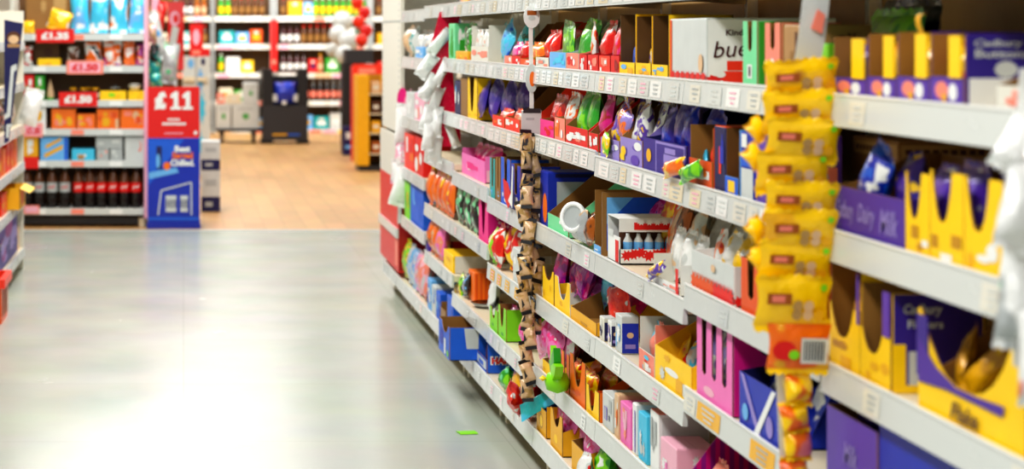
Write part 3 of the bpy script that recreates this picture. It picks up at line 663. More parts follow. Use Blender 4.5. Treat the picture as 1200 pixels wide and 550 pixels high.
# fourth bay, fourth shelf
s = slot(632, 642, .865, .006); o = thing('packaged_box', 'large navy box with blank grey label behind the brown carton', 'box', (s.X, s.Yc, s.Z), RIGHT)
carton_parts(o, s.w, .2, .18, 'royal'); art(o, 'side', s.w/2 + .001, [('r', .11, .10, .08, .05, 'grey'), ('r', .11, .17, .085, .006, 'navy')]); art(o, 'front', -.001, [('e', .03, .06, .04, .05, 'orange'), ('e', -.04, .1, .03, .04, 'navy')])
s = tray(643, 667, .865, 210, 261, 'mint', 'brown carton with sloping sides and mint green lip, fourth shelf', d=.26, side='diag', cols=('white','green'), nart=3, sb=.004)
fill(s, 2, fo('kraft','brown','skin'), '{} brown pack from the far side in the mint lipped carton', h=.05, t=.05, y0=.05)
o = thing('coffee_pack', 'foil bag with a round white rimmed lid facing out, fourth shelf', 'bag', (1.205, RY(681), .866), RIGHT)
pillow_mesh(.2, .125, .08, 5).build('bag_body', fo('silver','skin','amber', 18, .4), o, smooth=True)
lr = Vector((.75, -.6, .25)).to_track_quat('Z', 'Y').to_euler()
MB().lathe([(0,0),(.044,0),(.048,.006),(.048,.018),(.036,.022),(.034,.014)], seg=24).build('lid_rim', plastic('white', .2), o, loc=(.03,-.03,.085), rot=lr, smooth=True)
MB().lathe([(0,.016),(.035,.016)], seg=24).build('lid_disc', plastic('grey', .35), o, loc=(.03,-.03,.085), rot=lr)
bag((1.2, RY(692, 1.2), .866), (R(-8), R(-14), RIGHT), .1, .1, .05, fo('amber','brown','skin', 20, .3), 'small amber foil pack leaning beside the round lidded bag', seed=1)
bag((1.32, 5.62, .868), (R(-20), R(12), RIGHT), .2, .17, .05, magm, 'magenta bag standing at the back behind the blue panel carton', seed=2)
s = tray(697, 705.5, .865, 226, 290, 'sky', 'kraft framed carton with a large blue side panel, fourth shelf', d=.17, side='full', cols=('blue','white','sky'), nart=4, sb=.005, inner='kraft')
art(s.o, 'side', s.w/2 + .0006, [('r', .085, s.h*.5, .085, s.h*.5, 'kraft'), ('r', .09, s.h*.5, .076, s.h*.42, 'blue'), ('p', [(.014, s.h*.5), (.09, s.h*.92), (.014, s.h*.92)], 'sky')], 'side_panel')
# white carton with red torn edge and six milk-coloured bottles standing out
s = slot(712, 726, .865, .006); o = thing('display_carton', 'white carton with jagged red edges and six bottle windows, fourth shelf', 'display box', (s.X, s.Yc, s.Z), RIGHT)
d_, h_, w_ = .2, .126, s.w
b = MB().box(-w_/2, w_/2, 0, d_, 0, .004).box(-w_/2, w_/2, 0, .003, 0, h_*.6).box(-w_/2, w_/2, d_-.003, d_, 0, h_).box(-w_/2, -w_/2+.003, 0, d_, 0, h_)
b.box(w_/2-.003, w_/2, 0, d_, 0, h_*.34).box(w_/2-.003, w_/2, 0, d_, h_*.72, h_).box(-w_/2, w_/2, 0, d_, h_, h_+.002); b.build('carton_body', 'white', o)
MB().box(w_/2-.05, w_/2-.047, .01, d_-.01, .01, h_-.01).build('window_back', 'brown', o)
it = []
for i in range(10): it.append(('s', .02 + i*.02, h_*.2 + .004*(i % 3), .018, .017, 'red'))
art(o, 'side', w_/2 + .0005, it + [('r', .125, h_*.85, .085, h_*.08, 'red')] + [('s', .06 + i*.022, h_*.94, .013, .01, 'white') for i in range(7)], 'red_edge')
art(o, 'front', -.0006, [('r', w_*.3, .035, w_*.14, .03, 'red'), ('r', -w_*.2, .08, w_*.2, .01, 'lightgrey')])
for i in range(6):
    q = thing('milk_bottle', 'small white bottle in the carton window, %s from the left' % ORD[i], 'bottle', wpos(s, w_/2 - .02, .028 + .029*i, .035), RIGHT, 'small white bottles')
    MB().lathe([(0,0),(.0125,0),(.0125,.03),(.006,.042),(.005,.05),(0,.05)], seg=12).build('bottle_body', plastic('lightgrey', .3), q, smooth=True)
    MB().lathe([(.0131,.006),(.0131,.027)], seg=12).build('bottle_label', 'sky', q)
bag((1.185, RY(759, 1.185), .868), (R(-10), R(66), RIGHT), .03, .11, .03, fo('yellow','violet','white', 30), 'small yellow and violet pack lying before the bottle carton', seed=1)
s = tray(766, 798, .865, 312, 338, 'white', 'low white carton with a red corner stripe, fourth shelf', d=.14, side='full', cols=('salmon','white','lightgrey'), nart=4, inner='offwhite')
art(s.o, 'front', -.0055, [('r', s.w*.44, s.h*.45, s.w*.05, s.h*.42, 'red')], 'corner_stripe')
for i in range(3): bag(wpos(s, -s.w*.3 + s.w*.3*i, .05, .01), (R(-10), 0, RIGHT), .12, .14, .04, fo('white','lightgrey','skin'), 'white pack in the low white carton, %s from the far end' % ORD[i], 'white packs in the low carton', seed=i)
for i in range(4):
    bag((1.33, RY(770 + 15*i, 1.33), .868), (R(-14), R(10 - 8*i), RIGHT), .12, .2, .05, [orangem, fo('skin','orange','white'), fo('amber','brown','skin'), fo('lightgrey','skin','white')][i], '%s bag standing behind the bottle carton' % ['orange','tan and orange','amber','pale grey'][i], seed=i)
# second bay, fourth shelf
s = tray(812, 862, .905, 296, 314, 'lightgrey', 'white carton with jagged red lower edge, second bay fourth shelf', d=.2, side='curve', nart=0, inner='white')
art(s.o.children[1], 'front', -.0036, [('s', -s.w*.45 + i*s.w*.09, s.lip*.2, s.w*.08, s.lip*.3, 'deeporange' if i < 6 else 'red') for i in range(11)] + [('e', s.w*.05, s.lip*.75, s.w*.05, s.lip*.1, 'skin')])
art(s.o, 'side', s.w/2 + .0006, [('s', .01 + i*.018, .012, .02, .014, 'red') for i in range(7)])
for i, (lx, ro, m) in enumerate([(-.13, -8, whiteor), (-.04, 6, fo('white','yellow','lightgrey')), (.04, 22, fo('yellow','white','royal', 18)), (.12, 30, fo('white','yellow','gold', 18))]):
    bag(wpos(s, lx, .05, .03), (R(-10), R(ro), RIGHT), .09, .115, .04, m, '%s pack standing in the white jagged-edged carton' % ['white and orange','white and pale yellow','yellow and blue','white and gold'][i], seed=i)
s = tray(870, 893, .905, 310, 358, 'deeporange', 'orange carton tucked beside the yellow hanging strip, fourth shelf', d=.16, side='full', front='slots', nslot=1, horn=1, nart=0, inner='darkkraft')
for i, px in enumerate((812, 830, 850)):
    q = bag((1.34, RY(px, 1.34), .908), (R(-20), R(10*i - 10), RIGHT), .14, .19, .05, film(), 'clear cellophane bag at the back of the second bay, %s from the left' % ORD[i], 'cellophane bags', seed=i)

# ---- fifth shelf
s = tray(637, 650, .62, 320, 333, 'yellow', 'yellow horned carton beside the packet chain, fifth shelf', d=.28, side='curve', front='U', horn=1.0, hw=(.12,.12), cols=('gold',), nart=2, backh=.17)
fill(s, 1, violm, 'purple foil bag in the horned carton beside the packet chain', h=.19, t=.08, y0=.08)
s = tray(651, 669, .62, 334, 358, 'yellow', 'second yellow horned carton along the fifth shelf', d=.28, side='curve', front='U', horn=1.0, hw=(.2,.16), cols=('gold',), nart=2, inner='offwhite', backh=.15)
for i, (lx, z, ro) in enumerate([(-.09, .06, -24), (.02, .085, 20), (.10, .07, -50)]): bag(wpos(s, lx, .06 + .02*i, z), (R(-12), R(ro), RIGHT), .17, .15, .08, violm, '%s foil bag heaped in the second yellow horned carton' % ['lower purple','topmost purple','leaning purple'][i], seed=i)
s = tray(670, 700, .62, 348, 380, 'gold', 'wide yellow carton with kraft interior, fifth shelf', d=.26, side='diag', cols=('mustard',), nart=1, sb=.005, inner='kraft', backh=.16)
for i, (lx, ly, z, ro, m) in enumerate([(-.1, .16, .07, -30, cyanm), (-.03, .2, .06, 25, fo('cyan','blue','white')), (.06, .18, .05, -15, magm), (.11, .15, .03, 40, fo('magenta','hotpink','plum', 34)), (.12, .08, .0, 75, redm)]):
    bag(wpos(s, lx, ly*.6, z + .02), (R(-14), R(ro), RIGHT), .16, .14, .07, m, '%s foil bag in the wide yellow carton' % ['cyan','pale blue','magenta','crinkled pink','small red'][i], seed=i)
for i, (a, c, yt, col, cs, side, dd) in enumerate([(702.5, 708, 374, 'offwhite', ('navy','lightgrey','white'), 'navy', .035), (712, 716.5, 378, 'white', ('royal','skin'), 'navy', .02), (721, 728.5, 372, 'lightgrey', ('white','grey','sky'), 'royal', .048)]):
    s = carton(a, c, .622, yt, col, '%s box on the fifth shelf' % ['small white and navy','slim white and blue','tall pale grey and royal blue'][i], d=dd, cols=cs, nart=6, nside=0, topcol='lightgrey')
    art(s.o, 'side', s.w/2 + .001, [('r', dd*.5, s.h*.42, dd*.47, s.h*.4, side), ('e', dd*.5, s.h*.5, dd*.2, s.h*.08, 'skin'), ('r', dd*.5, s.h*.2, dd*.3, s.h*.06, 'lavender')], 'blue_side')
carton(731, 748, .622, 374, 'indigo', 'dark indigo box at the back of the fifth shelf', d=.12, sb=.17, cols=('royal',), nart=1)
bx = thing('packaged_box', 'indigo box at the back behind the yellow animal-print carton', 'box', (1.36, 5.0, .624), RIGHT); carton_parts(bx, .22, .1, .19, 'indigo')
s = tray(750, 768, .622, 382, 420, 'salmon', 'pink and cyan printed carton on the fifth shelf', d=.15, side='full', cols=('cyan','white','red','skin'), nart=6, inner='offwhite')
fill(s, 2, fo('salmon','cyan','charcoal', 20), '{} pink and cyan pack in the printed carton, from the left', h=s.h*.85, t=.03, y0=.03)
s = tray(769, 812, .622, 398, 432, 'yellow', 'yellow carton with small grey lettering, fifth shelf', d=.19, side='diag', cols=('gold','lightgrey','white','mustard'), nart=5, inner='gold')
text('25 x 95p', s.o, 'side', s.w/2 + .001, .13, s.h*.82, .07, .012, 'charcoal')
for i, (lx, ro, m) in enumerate([(-.14, -20, yelm), (-.04, 15, fo('lightgrey','cyan','yellow', 22)), (.06, 30, fo('yellow','sky','gold', 22)), (.14, -35, goldm)]): bag(wpos(s, lx, .06, .02), (R(-15), R(ro), RIGHT), .1, .1, .05, m, '%s bag in the lettered yellow carton' % ['red-flecked yellow','grey and cyan','yellow and sky blue','plain gold'][i], seed=i)
# second bay, fifth shelf
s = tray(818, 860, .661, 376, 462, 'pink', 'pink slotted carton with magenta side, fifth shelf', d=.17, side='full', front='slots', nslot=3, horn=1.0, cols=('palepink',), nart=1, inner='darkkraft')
art(s.o, 'side', s.w/2 + .0006, [('r', .085, s.h*.5, .084, s.h*.49, 'magenta'), ('e', .075, s.h*.78, .02, .022, 'charcoal'), ('e', .075, s.h*.78, .013, .015, 'lavender')], 'side_panel')
fill(s, 3, fo('lavender','white','pink', 26), '{} pale lavender pack from the far side in the pink slotted carton', h=s.h*.8, t=.03, y0=.02, jit=2)
s = tray(868, 914, .661, 452, 462, 'royal', 'royal blue carton with white crossed stripes, fifth shelf', d=.16, side='diag', nart=0, inner='navy', sb=.005)
art(s.o, 'front', -.0045, [('p', [(-s.w*.46, s.lip*.98), (-s.w*.36, s.lip*.98), (s.w*.1, s.lip*.02), (-s.w*.02, s.lip*.02)], 'lavender'), ('p', [(s.w*.46, s.lip*.98), (s.w*.36, s.lip*.98), (-s.w*.1, s.lip*.02), (s.w*.02, s.lip*.02)], 'white'), ('e', s.w*.3, s.lip*.3, s.w*.09, s.lip*.2, 'lavender'), ('e', -s.w*.32, s.lip*.3, s.w*.08, s.lip*.16, 'sky')])
for i, (lx, ro) in enumerate([(-.1, -30), (.0, 10), (.1, 32)]): bag(wpos(s, lx, .06, .02), (R(-10), R(ro), RIGHT), .07, .15, .04, fo('royal','white','lavender', 20), 'blue and white pack fanned in the royal blue carton, %s from left' % ORD[i], 'fanned blue packs', seed=i)

# ---- fifth shelf: fifth, sixth, seventh bays
s = tray(562, 573, .672, 238, 280, 'hotpink', 'hot pink carton with a pale swirl on its side, fifth shelf', d=.16, side='full', front='U', horn=1.0, hw=(.25,.3), cols=('magenta',), nart=1, inner='magenta')
art(s.o, 'side', s.w/2 + .0006, [('r', .08, s.h*.5, .079, s.h*.49, 'magenta')] + [('e', .04 + .025*math.cos(t*.6) + .004*t, s.h*.6 + .028*math.sin(t*.6), .006, .006, 'palepink') for t in range(9)], 'side_panel')
for i, px in enumerate((540, 549, 557)):
    bag((1.22, RY(px, 1.22), .674), (R(-4), R(3), RIGHT), .2, .185, .06, darkm, 'black and mint pouch on the fifth shelf, %s of three from far end' % ORD[i], 'black and mint pouches', seed=i)
for i in range(5):
    bag((1.215, RY(507 + 5.6*i, 1.215), .672), (R(-3), R(2), RIGHT), .16, .175, .05, fo('orange','deeporange','yellow', 10), 'tall orange pack on the seventh bay, %s from the far end' % ORD[i], 'tall orange packs', seed=i % 4)
for i in range(4):
    bag((1.24, RY(509 + 7*i, 1.24), .85), (R(-20), R(-70 + 40*(i % 2)), RIGHT), .12, .13, .05, fo('gold','yellow','orange'), 'golden bag lying on top of the tall orange packs, %s of four' % ORD[i], 'golden bags', seed=i)
for i, (px, m, lab, h) in enumerate([(580, limem, 'lime green', .14), (590, fo('yellow','red','white', 12), 'yellow and red', .19), (586, redm, 'small red', .21), (598, fo('skin','red','white', 16), 'tan and red', .2)]):
    bag((1.21 + .03*(i % 2), RY(px, 1.21), .607), (R(-6), R(8 - 5*i), RIGHT), .11, h if i != 2 else .17, .06, m, '%s bag in the toy sweets group, fifth bay fifth shelf' % lab, seed=i)
carton(601, 611, .605, 296, 'lightgrey', 'pale grey box with blue side next to the packet chain', d=.06, cols=('white','grey'), nart=2, scols=('royal',), nside=0, sb=.005)
bx = [o for o in COL.objects if o.get('label', '').startswith('pale grey box with blue')][0]
art(bx, 'side', (slot(601, 611, .605, .005).w)/2 + .001, [('r', .035, .075, .022, .07, 'royal')], 'blue_side')
bag((1.2, RY(616, 1.2), .607), (R(-4), 0, RIGHT), .07, .12, .04, orangem, 'orange pack squeezed behind the packet chain', seed=1)

# ---- sixth shelf
s = tray(637, 652, .378, 424, 434, 'yellow', 'low yellow carton under the pink and green bags, sixth shelf', d=.2, side='diag', cols=('gold',), nart=1)
for i, (lx, z, ro, m) in enumerate([(-.12, .03, -20, pinkm), (-.03, .06, 25, pinkm), (.05, .08, -30, fo('pink','white','hotpink')), (-.1, .1, 30, fo('pink','palepink','plum')), (-.16, .12, -12, fo('lightgrey','lavender','skin'))]):
    bag(wpos(s, lx, .03 + .012*i, z), (R(-10), R(ro), RIGHT), .2, .15, .08, m, '%s bag in the pink heap beside the packet chain' % ['front pink','middle pink','white-tipped pink','upper pale pink','grey and lavender'][i], seed=i)
o = thing('leaf_sweet_pack', 'bright green leaf-shaped pack in front of the pink bags', 'bag', (1.165, RY(653, 1.165), .412), RIGHT)
for i, a in enumerate((-70, -25, 20, 65)):
    pts = [(0,0),(.022,.03),(.02,.06),(0,.095),(-.02,.06),(-.022,.03)]; ca, sa = math.cos(R(a)), math.sin(R(a))
    MB().prism_y([(x*ca + z*sa, .03 + z*ca - x*sa) for x, z in pts], -.01 - .004*i, .004).build('leaf', plastic('lime' if i % 2 else 'green', .3), o)
MB().lathe([(0,-.028),(.034,-.015),(.04,.01),(.03,.035),(0,.045)], seg=14).build('body', plastic('lime', .3), o, smooth=True)
MB().lathe([(0,-.01),(.012,0),(0,.01)], seg=8).build('centre', 'yellow', o, loc=(0,-.045,.02))
for i, (a, c, yt, yl) in enumerate([(659, 668, 418, 452), (669, 687, 428, 462)]):
    s = tray(a, c, .378, yt, yl, 'orange', '%s orange carton with brown interior, sixth shelf' % ['slim','wide striped'][i], d=.24, side='curve', front='U', horn=1.0, hw=(.3,.3) if i == 0 else (.2,.2), cols=('deeporange',), nart=2)
    if i: art(s.o, 'side', s.w/2 + .0006, [('r', .012 + .03*q, .03, .008, .028, 'deeporange') for q in range(8)], 'side_stripes')
    fill(s, 1, orangem, 'orange bag low inside the %s orange carton' % ['slim','wide striped'][i], h=.09, t=.05, y0=.06)
s = tray(688, 703, .378, 462, 490, 'yellow', 'yellow carton with a rounded cut-out, sixth shelf', d=.2, side='curve', front='U', horn=1.0, hw=(.2,.3), cols=('gold',), nart=1)
MB().prism_x([(.0,.0),(.22,0),(.22,.1),(.0,.085)], s.w/2 + .0015, s.w/2 + .003).build('striped_side', stripes('orange','deeporange',1,9), s.o)
for i, (a, c, yt, col, cs, lab) in enumerate([(706, 718, 468, 'lightgrey', ('lavender','grey','navy'), 'pale grey and lavender box'), (720, 725, 465, 'skin', ('orange','white'), 'thin tan box'), (727, 739, 480, 'pink', ('salmon','palepink','white'), 'pink printed box'), (741, 746, 476, 'white', ('lavender',), 'thin white box'), (748, 758, 490, 'cyan', ('white','lightgrey'), 'pale cyan box')]):
    carton(a, c, .38, yt, col, lab + ' on the sixth shelf of the third bay', d=.1, cols=cs, nart=5, scols=cs)
s = carton(762, 772, .38, 487, 'white', 'white box with a plain grey side panel, sixth shelf', d=.13, cols=('grey','lightgrey'), nart=5, nside=0, topcol='salmon')
art(s.o, 'side', s.w/2 + .001, [('r', .067, s.h*.5, .058, s.h*.44, 'lightgrey')])
carton(774, 793, .38, 528, 'palepink', 'low pale pink box in front of the plain white box', d=.1, cols=('white','pink'), nart=3)
s = tray(807.5, 905, .40, 560, 640, 'magenta', 'wide carton with magenta striped sloping walls, sixth shelf second bay', d=.17, side='diag', nart=0, inner=stripes('magenta','plum',1,14))
MB().box(-s.w/2 + .004, s.w/2 - .004, s.d - .006, s.d - .0035, .004, s.h - .03).build('brown_back', 'kraft', s.o)
fill(s, 3, fo('salmon','orange','skin'), '{} salmon bag from the far side in the magenta striped carton', h=.1, w=.1, t=.05, y0=.05, jit=10, rows=1)
# fifth bay sixth shelf: lime green cartons
for i, (a, c, yt, yl) in enumerate([(575, 584, 366, 378), (585, 594, 364, 388)]):
    s = tray(a, c, .355, yt, yl, 'lime', 'lime green horned carton, %s of two, sixth shelf' % ['farther','nearer'][i], d=.2, side='full' if i else 'curve', front='U', horn=1.0, hw=(.2,.3), cols=('green',), nart=1, group='lime green cartons')
    fill(s, 1, [greenm, pinkm][i], '%s bag inside the %s lime green carton' % (['green','pink'][i], ['farther','nearer'][i]), h=s.h*.95, t=.05, y0=.07)
bag((1.24, RY(614, 1.24), .357), (R(-6), R(14), RIGHT), .1, .13, .05, pinkm, 'pink bag beside the lime green cartons', seed=2)
bag((1.23, RY(577, 1.23), .357), (R(-4), 0, RIGHT), .09, .19, .04, fo('white','charcoal','teal', 14), 'white and black pouch at the joint behind the lime green carton', seed=3)
# sixth bay sixth shelf
s = slot(549, 556, .36, .04); o = thing('packaged_box', 'ridged orange box standing on the sixth bay sixth shelf', 'box', (s.X, s.Yc, s.Z), RIGHT); hh = .125
carton_parts(o, s.w, .11, hh, 'orange'); MB().box(0, .002, .004, .106, .003, hh-.003).build('ridged_side', stripes('orange','deeporange',1,16), o, loc=(s.w/2, 0, 0))
for i, (px, m, lab) in enumerate([(540, fo('black','lime','yellow'), 'black and lime'), (534, fo('skin','yellow','green'), 'yellow and tan'), (545, fo('charcoal','sky','orange'), 'dark speckled')]):
    bag((1.22, RY(px, 1.22), .362), (R(-10), R(20 - 14*i), RIGHT), .14, .1, .05, m, '%s pack beside the ridged orange box' % lab, seed=i)
o = thing('metal_dish', 'small shiny metal dish on the rail of the sixth shelf', 'dish', (1.275, RY(571, 1.275), .3615), 0)
MB().lathe([(0,.001),(.05,.001),(.065,.018),(.062,.019),(.048,.005),(0,.005)], seg=20).build('dish_bowl', plastic('silver', .15, 1), o, smooth=True)
MB().lathe([(.064,.0175),(.07,.0195),(.064,.021)], seg=20).build('dish_rim', plastic('silver', .15, 1), o)
# seventh bay sixth shelf
s = carton(520, 531, .435, 301, 'yellow', 'yellow fronted box with a long blank pale side, sixth shelf', d=.2, nart=2, cols=('gold',), nside=0)
art(s.o, 'side', s.w/2 + .001, [('r', .104, s.h*.5, .095, s.h*.49, 'offwhite')], 'pale_side')
for i, (px, m, lab, h) in enumerate([(502, fo('purple','violet','orange'), 'violet and orange', .17), (507, fo('orange','amber','yellow'), 'amber and orange', .18), (512, fo('orange','skin','red'), 'orange and tan', .19), (517, fo('pink','salmon','skin'), 'salmon pink', .17), (524, fo('brown','amber','red'), 'brown and amber', .155)]):
    bag((1.215 if i < 4 else 1.3, RY(px, 1.215 if i < 4 else 1.3), .437 if i < 4 else .55), (R(-6), R(6 - 3*i), RIGHT), .15, h if i < 4 else .09, .06, m, '%s bag on the seventh bay sixth shelf' % lab, seed=i % 4)
bag((1.3, RY(540, 1.3), .552), (R(-60), R(10), RIGHT), .2, .12, .05, fo('royal','navy','sky'), 'navy bag lying on the pale sided box', seed=0)

# ---- far bays (eighth): boxes
for i, (a, c, Z, yt, col, cs, lab) in enumerate([(474, 485, .785, 160, 'scarlet', ('white','orange','red'), 'red and orange box with a white disc'), (486, 496, .785, 163, 'red', ('orange','white'), 'red box with orange print'),
        (474, 480, .517, 216, 'lime', ('green','yellow'), 'lime green box'), (481, 496, .517, 222, 'blue', ('sky','blue'), 'bright blue box'), (476, 485, 1.06, 110, 'lightgrey', ('green','white'), 'pale box with a green badge'), (486, 497, 1.06, 112, 'palepink', ('salmon','white'), 'pale pink box')]):
    carton(a, c, Z, yt, col, lab + ' on the far bay shelves', d=.14, cols=cs, nart=4, scols=cs)
for i, (px, m, lab) in enumerate([(478, fo('lime','yellow','green'), 'lime and yellow'), (483, fo('lightgrey','sky','teal'), 'grey and sky blue'), (487.5, fo('sky','lightgrey','blue'), 'light blue'), (492, fo('pink','lightgrey','salmon'), 'pink and grey'), (496, fo('salmon','palepink','lightgrey'), 'salmon and pink')]):
    bag((1.22, RY(px, 1.22), .162), (R(-5), R(-6 + 3*i), RIGHT), .26, .22, .08, m, '%s bag on the bottom shelf near the far end' % lab, seed=i % 4)
for i, (px, z, h, m, lab) in enumerate([(481, 1.382, .17, fo('skin','lightgrey','sky', 16), 'tan and grey'), (488, 1.382, .17, fo('lightgrey','teal','white', 16), 'grey and teal'), (478, 1.062, .15, fo('palepink','white','salmon', 16), 'pale pink'), (490, 1.062, .16, fo('white','sky','lightgrey', 16), 'white and sky blue')]):
    bag((1.24, RY(px, 1.24), z), (R(-5), R(4 - 3*i), RIGHT), .2, h, .08, m, '%s bag standing on the far bay upper shelves' % lab, seed=i)
# ---- seventh and sixth bay: bottom shelf
for i, (a, c) in enumerate([(501, 505.5), (506, 510.5), (511, 516)]):
    carton(a, c, .16, [330, 338, 346][i], ['sky','lightgrey','blue'][i], '%s box on the bottom shelf of the seventh bay' % ['sky blue striped','white and blue','bright blue lined'][i], d=.2, cols=('white','blue','sky'), nart=6, scols=('kraft','blue'), sb=.004)
s = tray(517, 523, .16, 360, 366, 'kraft', 'brown carton holding a blue pack, bottom shelf', d=.2, side='full', nart=0, sb=.006)
carton(524, 531, .16, 352, 'blue', 'plain bright blue box on the bottom shelf of the seventh bay', d=.2, nart=1, cols=('royal',), sb=.006, nside=0)
# big blue sweet cartons, the far one pulled out over the edge
s = slot(515, 527.5, .16, -.11); o = thing('display_carton', 'bright blue carton pulled out past the bottom shelf edge', 'display box', (s.X, s.Yc, .1705), RIGHT); s.h = .135; s.d = .24
tray_parts(o, s.w, s.d, s.h, s.h*.72, 'blue', side='full', front='U', horn=1.0, hw=(.3, .12))
art(o, 'side', s.w/2 + .0006, [('p', [(.058,.132),(.118,.132),(.116,.048),(.068,.048)], 'lightgrey'), ('r', .2, .067, .03, .06, 'royal')], 'side_panel')
art(o, 'front', -.004, [('e', -s.w*.2, s.h*.5, s.w*.16, s.h*.26, 'royal'), ('r', s.w*.1, s.h*.3, s.w*.07, s.h*.24, 'white'), ('e', s.w*.35, s.h*.16, s.w*.08, s.h*.1, 'lime')])
s.Z = .1705
for i, m in enumerate([fo('brown','gold','blue', 26), fo('gold','yellow','brown', 26), fo('blue','brown','gold', 26)]): bag(wpos(s, -s.w*.3 + s.w*.3*i, .12, .03), (R(-30), R(20 - 20*i), RIGHT), .13, .14, .06, m, '%s sweet bag in the pulled-out blue carton' % ['brown and gold','gold','blue and brown'][i], seed=i)
s = slot(559, 571.5, .16, .005); o = thing('display_carton', 'bright blue carton with red lettering on its side, bottom shelf', 'display box', (s.X, s.Yc, .161), RIGHT); s.h = .17; s.d = .2
tray_parts(o, s.w, s.d, s.h, s.h*.3, 'blue', side='full', front='lip')
art(o, 'side', s.w/2 + .0006, [('r', .1, s.h*.5, .099, s.h*.49, 'blue')], 'side_panel')
text('HARIBO', o, 'side', s.w/2 + .0010, .081, s.h*.30, .140, .036, 'white', bold=.10)
text('HARIBO', o, 'side', s.w/2 + .0018, .081, s.h*.30, .130, .026, 'red', bold=.05)
art(o, 'front', -.004, [('r', 0, s.h*.16, s.w*.44, s.h*.1, 'lightgrey'), ('r', 0, s.h*.14, s.w*.2, s.h*.05, 'blue')])
s.Z = .161; fill(s, 2, fo('brown','amber','blue'), '{} sweet bag from the far side in the red lettered carton', h=.1, t=.05, y0=.05)
# fifth bay bottom
for i, (px, m, w_, h_, ro, lab) in enumerate([(593, fo('lime','green','mint'), .11, .085, -16, 'leaning bright green'), (600, orangem, .15, .17, 4, 'tall orange'), (606, fo('gold','amber','orange'), .16, .18, -6, 'amber and gold'), (612, fo('orange','amber','red'), .15, .17, 10, 'orange and red'), (619, fo('darkred','red','orange'), .13, .15, 0, 'dark red')]):
    bag((1.205 + .02*(i % 2), RY(px, 1.205), .163), (R(-6), R(ro), RIGHT), w_, h_, .06, m, '%s bag on the bottom shelf beside the blue cartons' % lab, seed=i % 4)
bag((1.165, RY(608, 1.165), .215), (R(20), R(55), RIGHT), .1, .13, .04, redm, 'red and white bag tipping over the bottom shelf rail', seed=1)
o = thing('snack_bag', 'long teal bag drooping over the bottom shelf rail', 'bag', (1.15, RY(612, 1.15), .225), (R(-34), R(52), RIGHT))
pillow_mesh(.075, .24, .03, 4).build('bag_body', fo('teal','cyan','sky', 9), o, smooth=True); seal_mesh(.075, .24, .215, .24, 3).build('top_seal', fo('teal','cyan','sky', 9), o)
bag((1.23, RY(640, 1.23), .27), (R(-50), R(70), RIGHT), .1, .22, .05, fo('blue','sky','royal'), 'blue bag lying across behind the drooping teal bag', seed=3)
# fourth bay bottom
s = tray(630, 641, .16, 478, 484, 'gold', 'yellow carton with a printed ring, bottom shelf', d=.16, side='full', nart=0)
art(s.o.children[1], 'front', -.0036, [('e', 0, s.lip*.5, s.w*.2, s.lip*.3, 'mustard'), ('e', 0, s.lip*.5, s.w*.14, s.lip*.22, 'yellow')])
for i, (a, c, yt, yl) in enumerate([(646, 660, 491, 508), (671, 688, 522, 534)]):
    s = tray(a, c, .16, yt, yl, 'gold', '%s low yellow carton of pink bags, bottom shelf' % ['farther','nearer'][i], d=.2, side='diag', front='U' if i == 0 else 'lip', horn=1, hw=(.2,.2), nart=1, cols=('yellow',), sb=.005)
    for j, (lx, z, ro) in enumerate([(-.1, .03, -30), (.0, .06, 24), (.08, .04, -12), (.14, .07, 35)]):
        bag(wpos(s, lx, .04 + .018*j, z + .01), (R(-12), R(ro), RIGHT), .18, .14, .07, [magm, pinkm, fo('lavender','pink','magenta'), fo('magenta','plum','pink')][j], '%s bag in the %s low yellow carton' % (['magenta','pink','lavender','plum'][j], ['farther','nearer'][i]), seed=j)
bag((1.19, RY(692, 1.19), .163), (R(-10), R(-8), RIGHT), .15, .12, .05, whitem, 'white and red bag on the bottom shelf at the picture edge', seed=0)
bag((1.22, RY(706, 1.22), .163), (R(-6), R(5), RIGHT), .1, .15, .05, greenm, 'green bag on the bottom shelf nearest the picture edge', seed=1)

# ================================================================== HANGING STRIPS
# near yellow strip at the joint of the two nearest bays
YS = 3.60
def at(px, py, Y): return ((px - CX) * Y / F, Y, EYE - (py - CY) * Y / F)
def hang_strip(name, label, pts, w, t, col, Y):
    o = thing('hanging_' + name, label, 'clip strip', at(*pts[0], Y))
    b = MB(); base = Vector(at(*pts[0], Y)); q = [Vector(at(*p, Y)) - base for p in pts]
    b.grid(lambda u, v: ((lambda f: (q[int(f)].lerp(q[min(int(f)+1, len(q)-1)], f - int(f)) + Vector(((v - .5) * w, 0, 0))))(min(u * (len(q)-1), len(q)-1.0001))), 3*(len(q)-1), 2)
    ob = b.build('strip_tape', plastic(col, .25), o); m = ob.modifiers.new('solid', 'SOLIDIFY'); m.thickness = t
    return o
o = hang_strip('clip_strip', 'pale plastic clip strip holding the yellow hanging bags', [(958, -14), (952, 40), (946, 75), (940, 250), (925, 430), (930, 552)], .05, .002, 'lightgrey', YS + .02)
MB().prism_y([(-.014,-.075),(.006,-.085),(.012,-.05),(-.002,-.04)], -.008, -.004).build('strip_clip', plastic('salmon', .3), o)
yb = fo('yellow','yellow','gold', 9, .0); yb2 = fo('yellow','yellow','mustard', 9, .0)
ny = [(936, 72, 113), (932, 108, 150), (932, 140, 186), (925, 178, 222), (932, 214, 258), (930, 246, 292), (926, 282, 330), (922, 322, 382)]
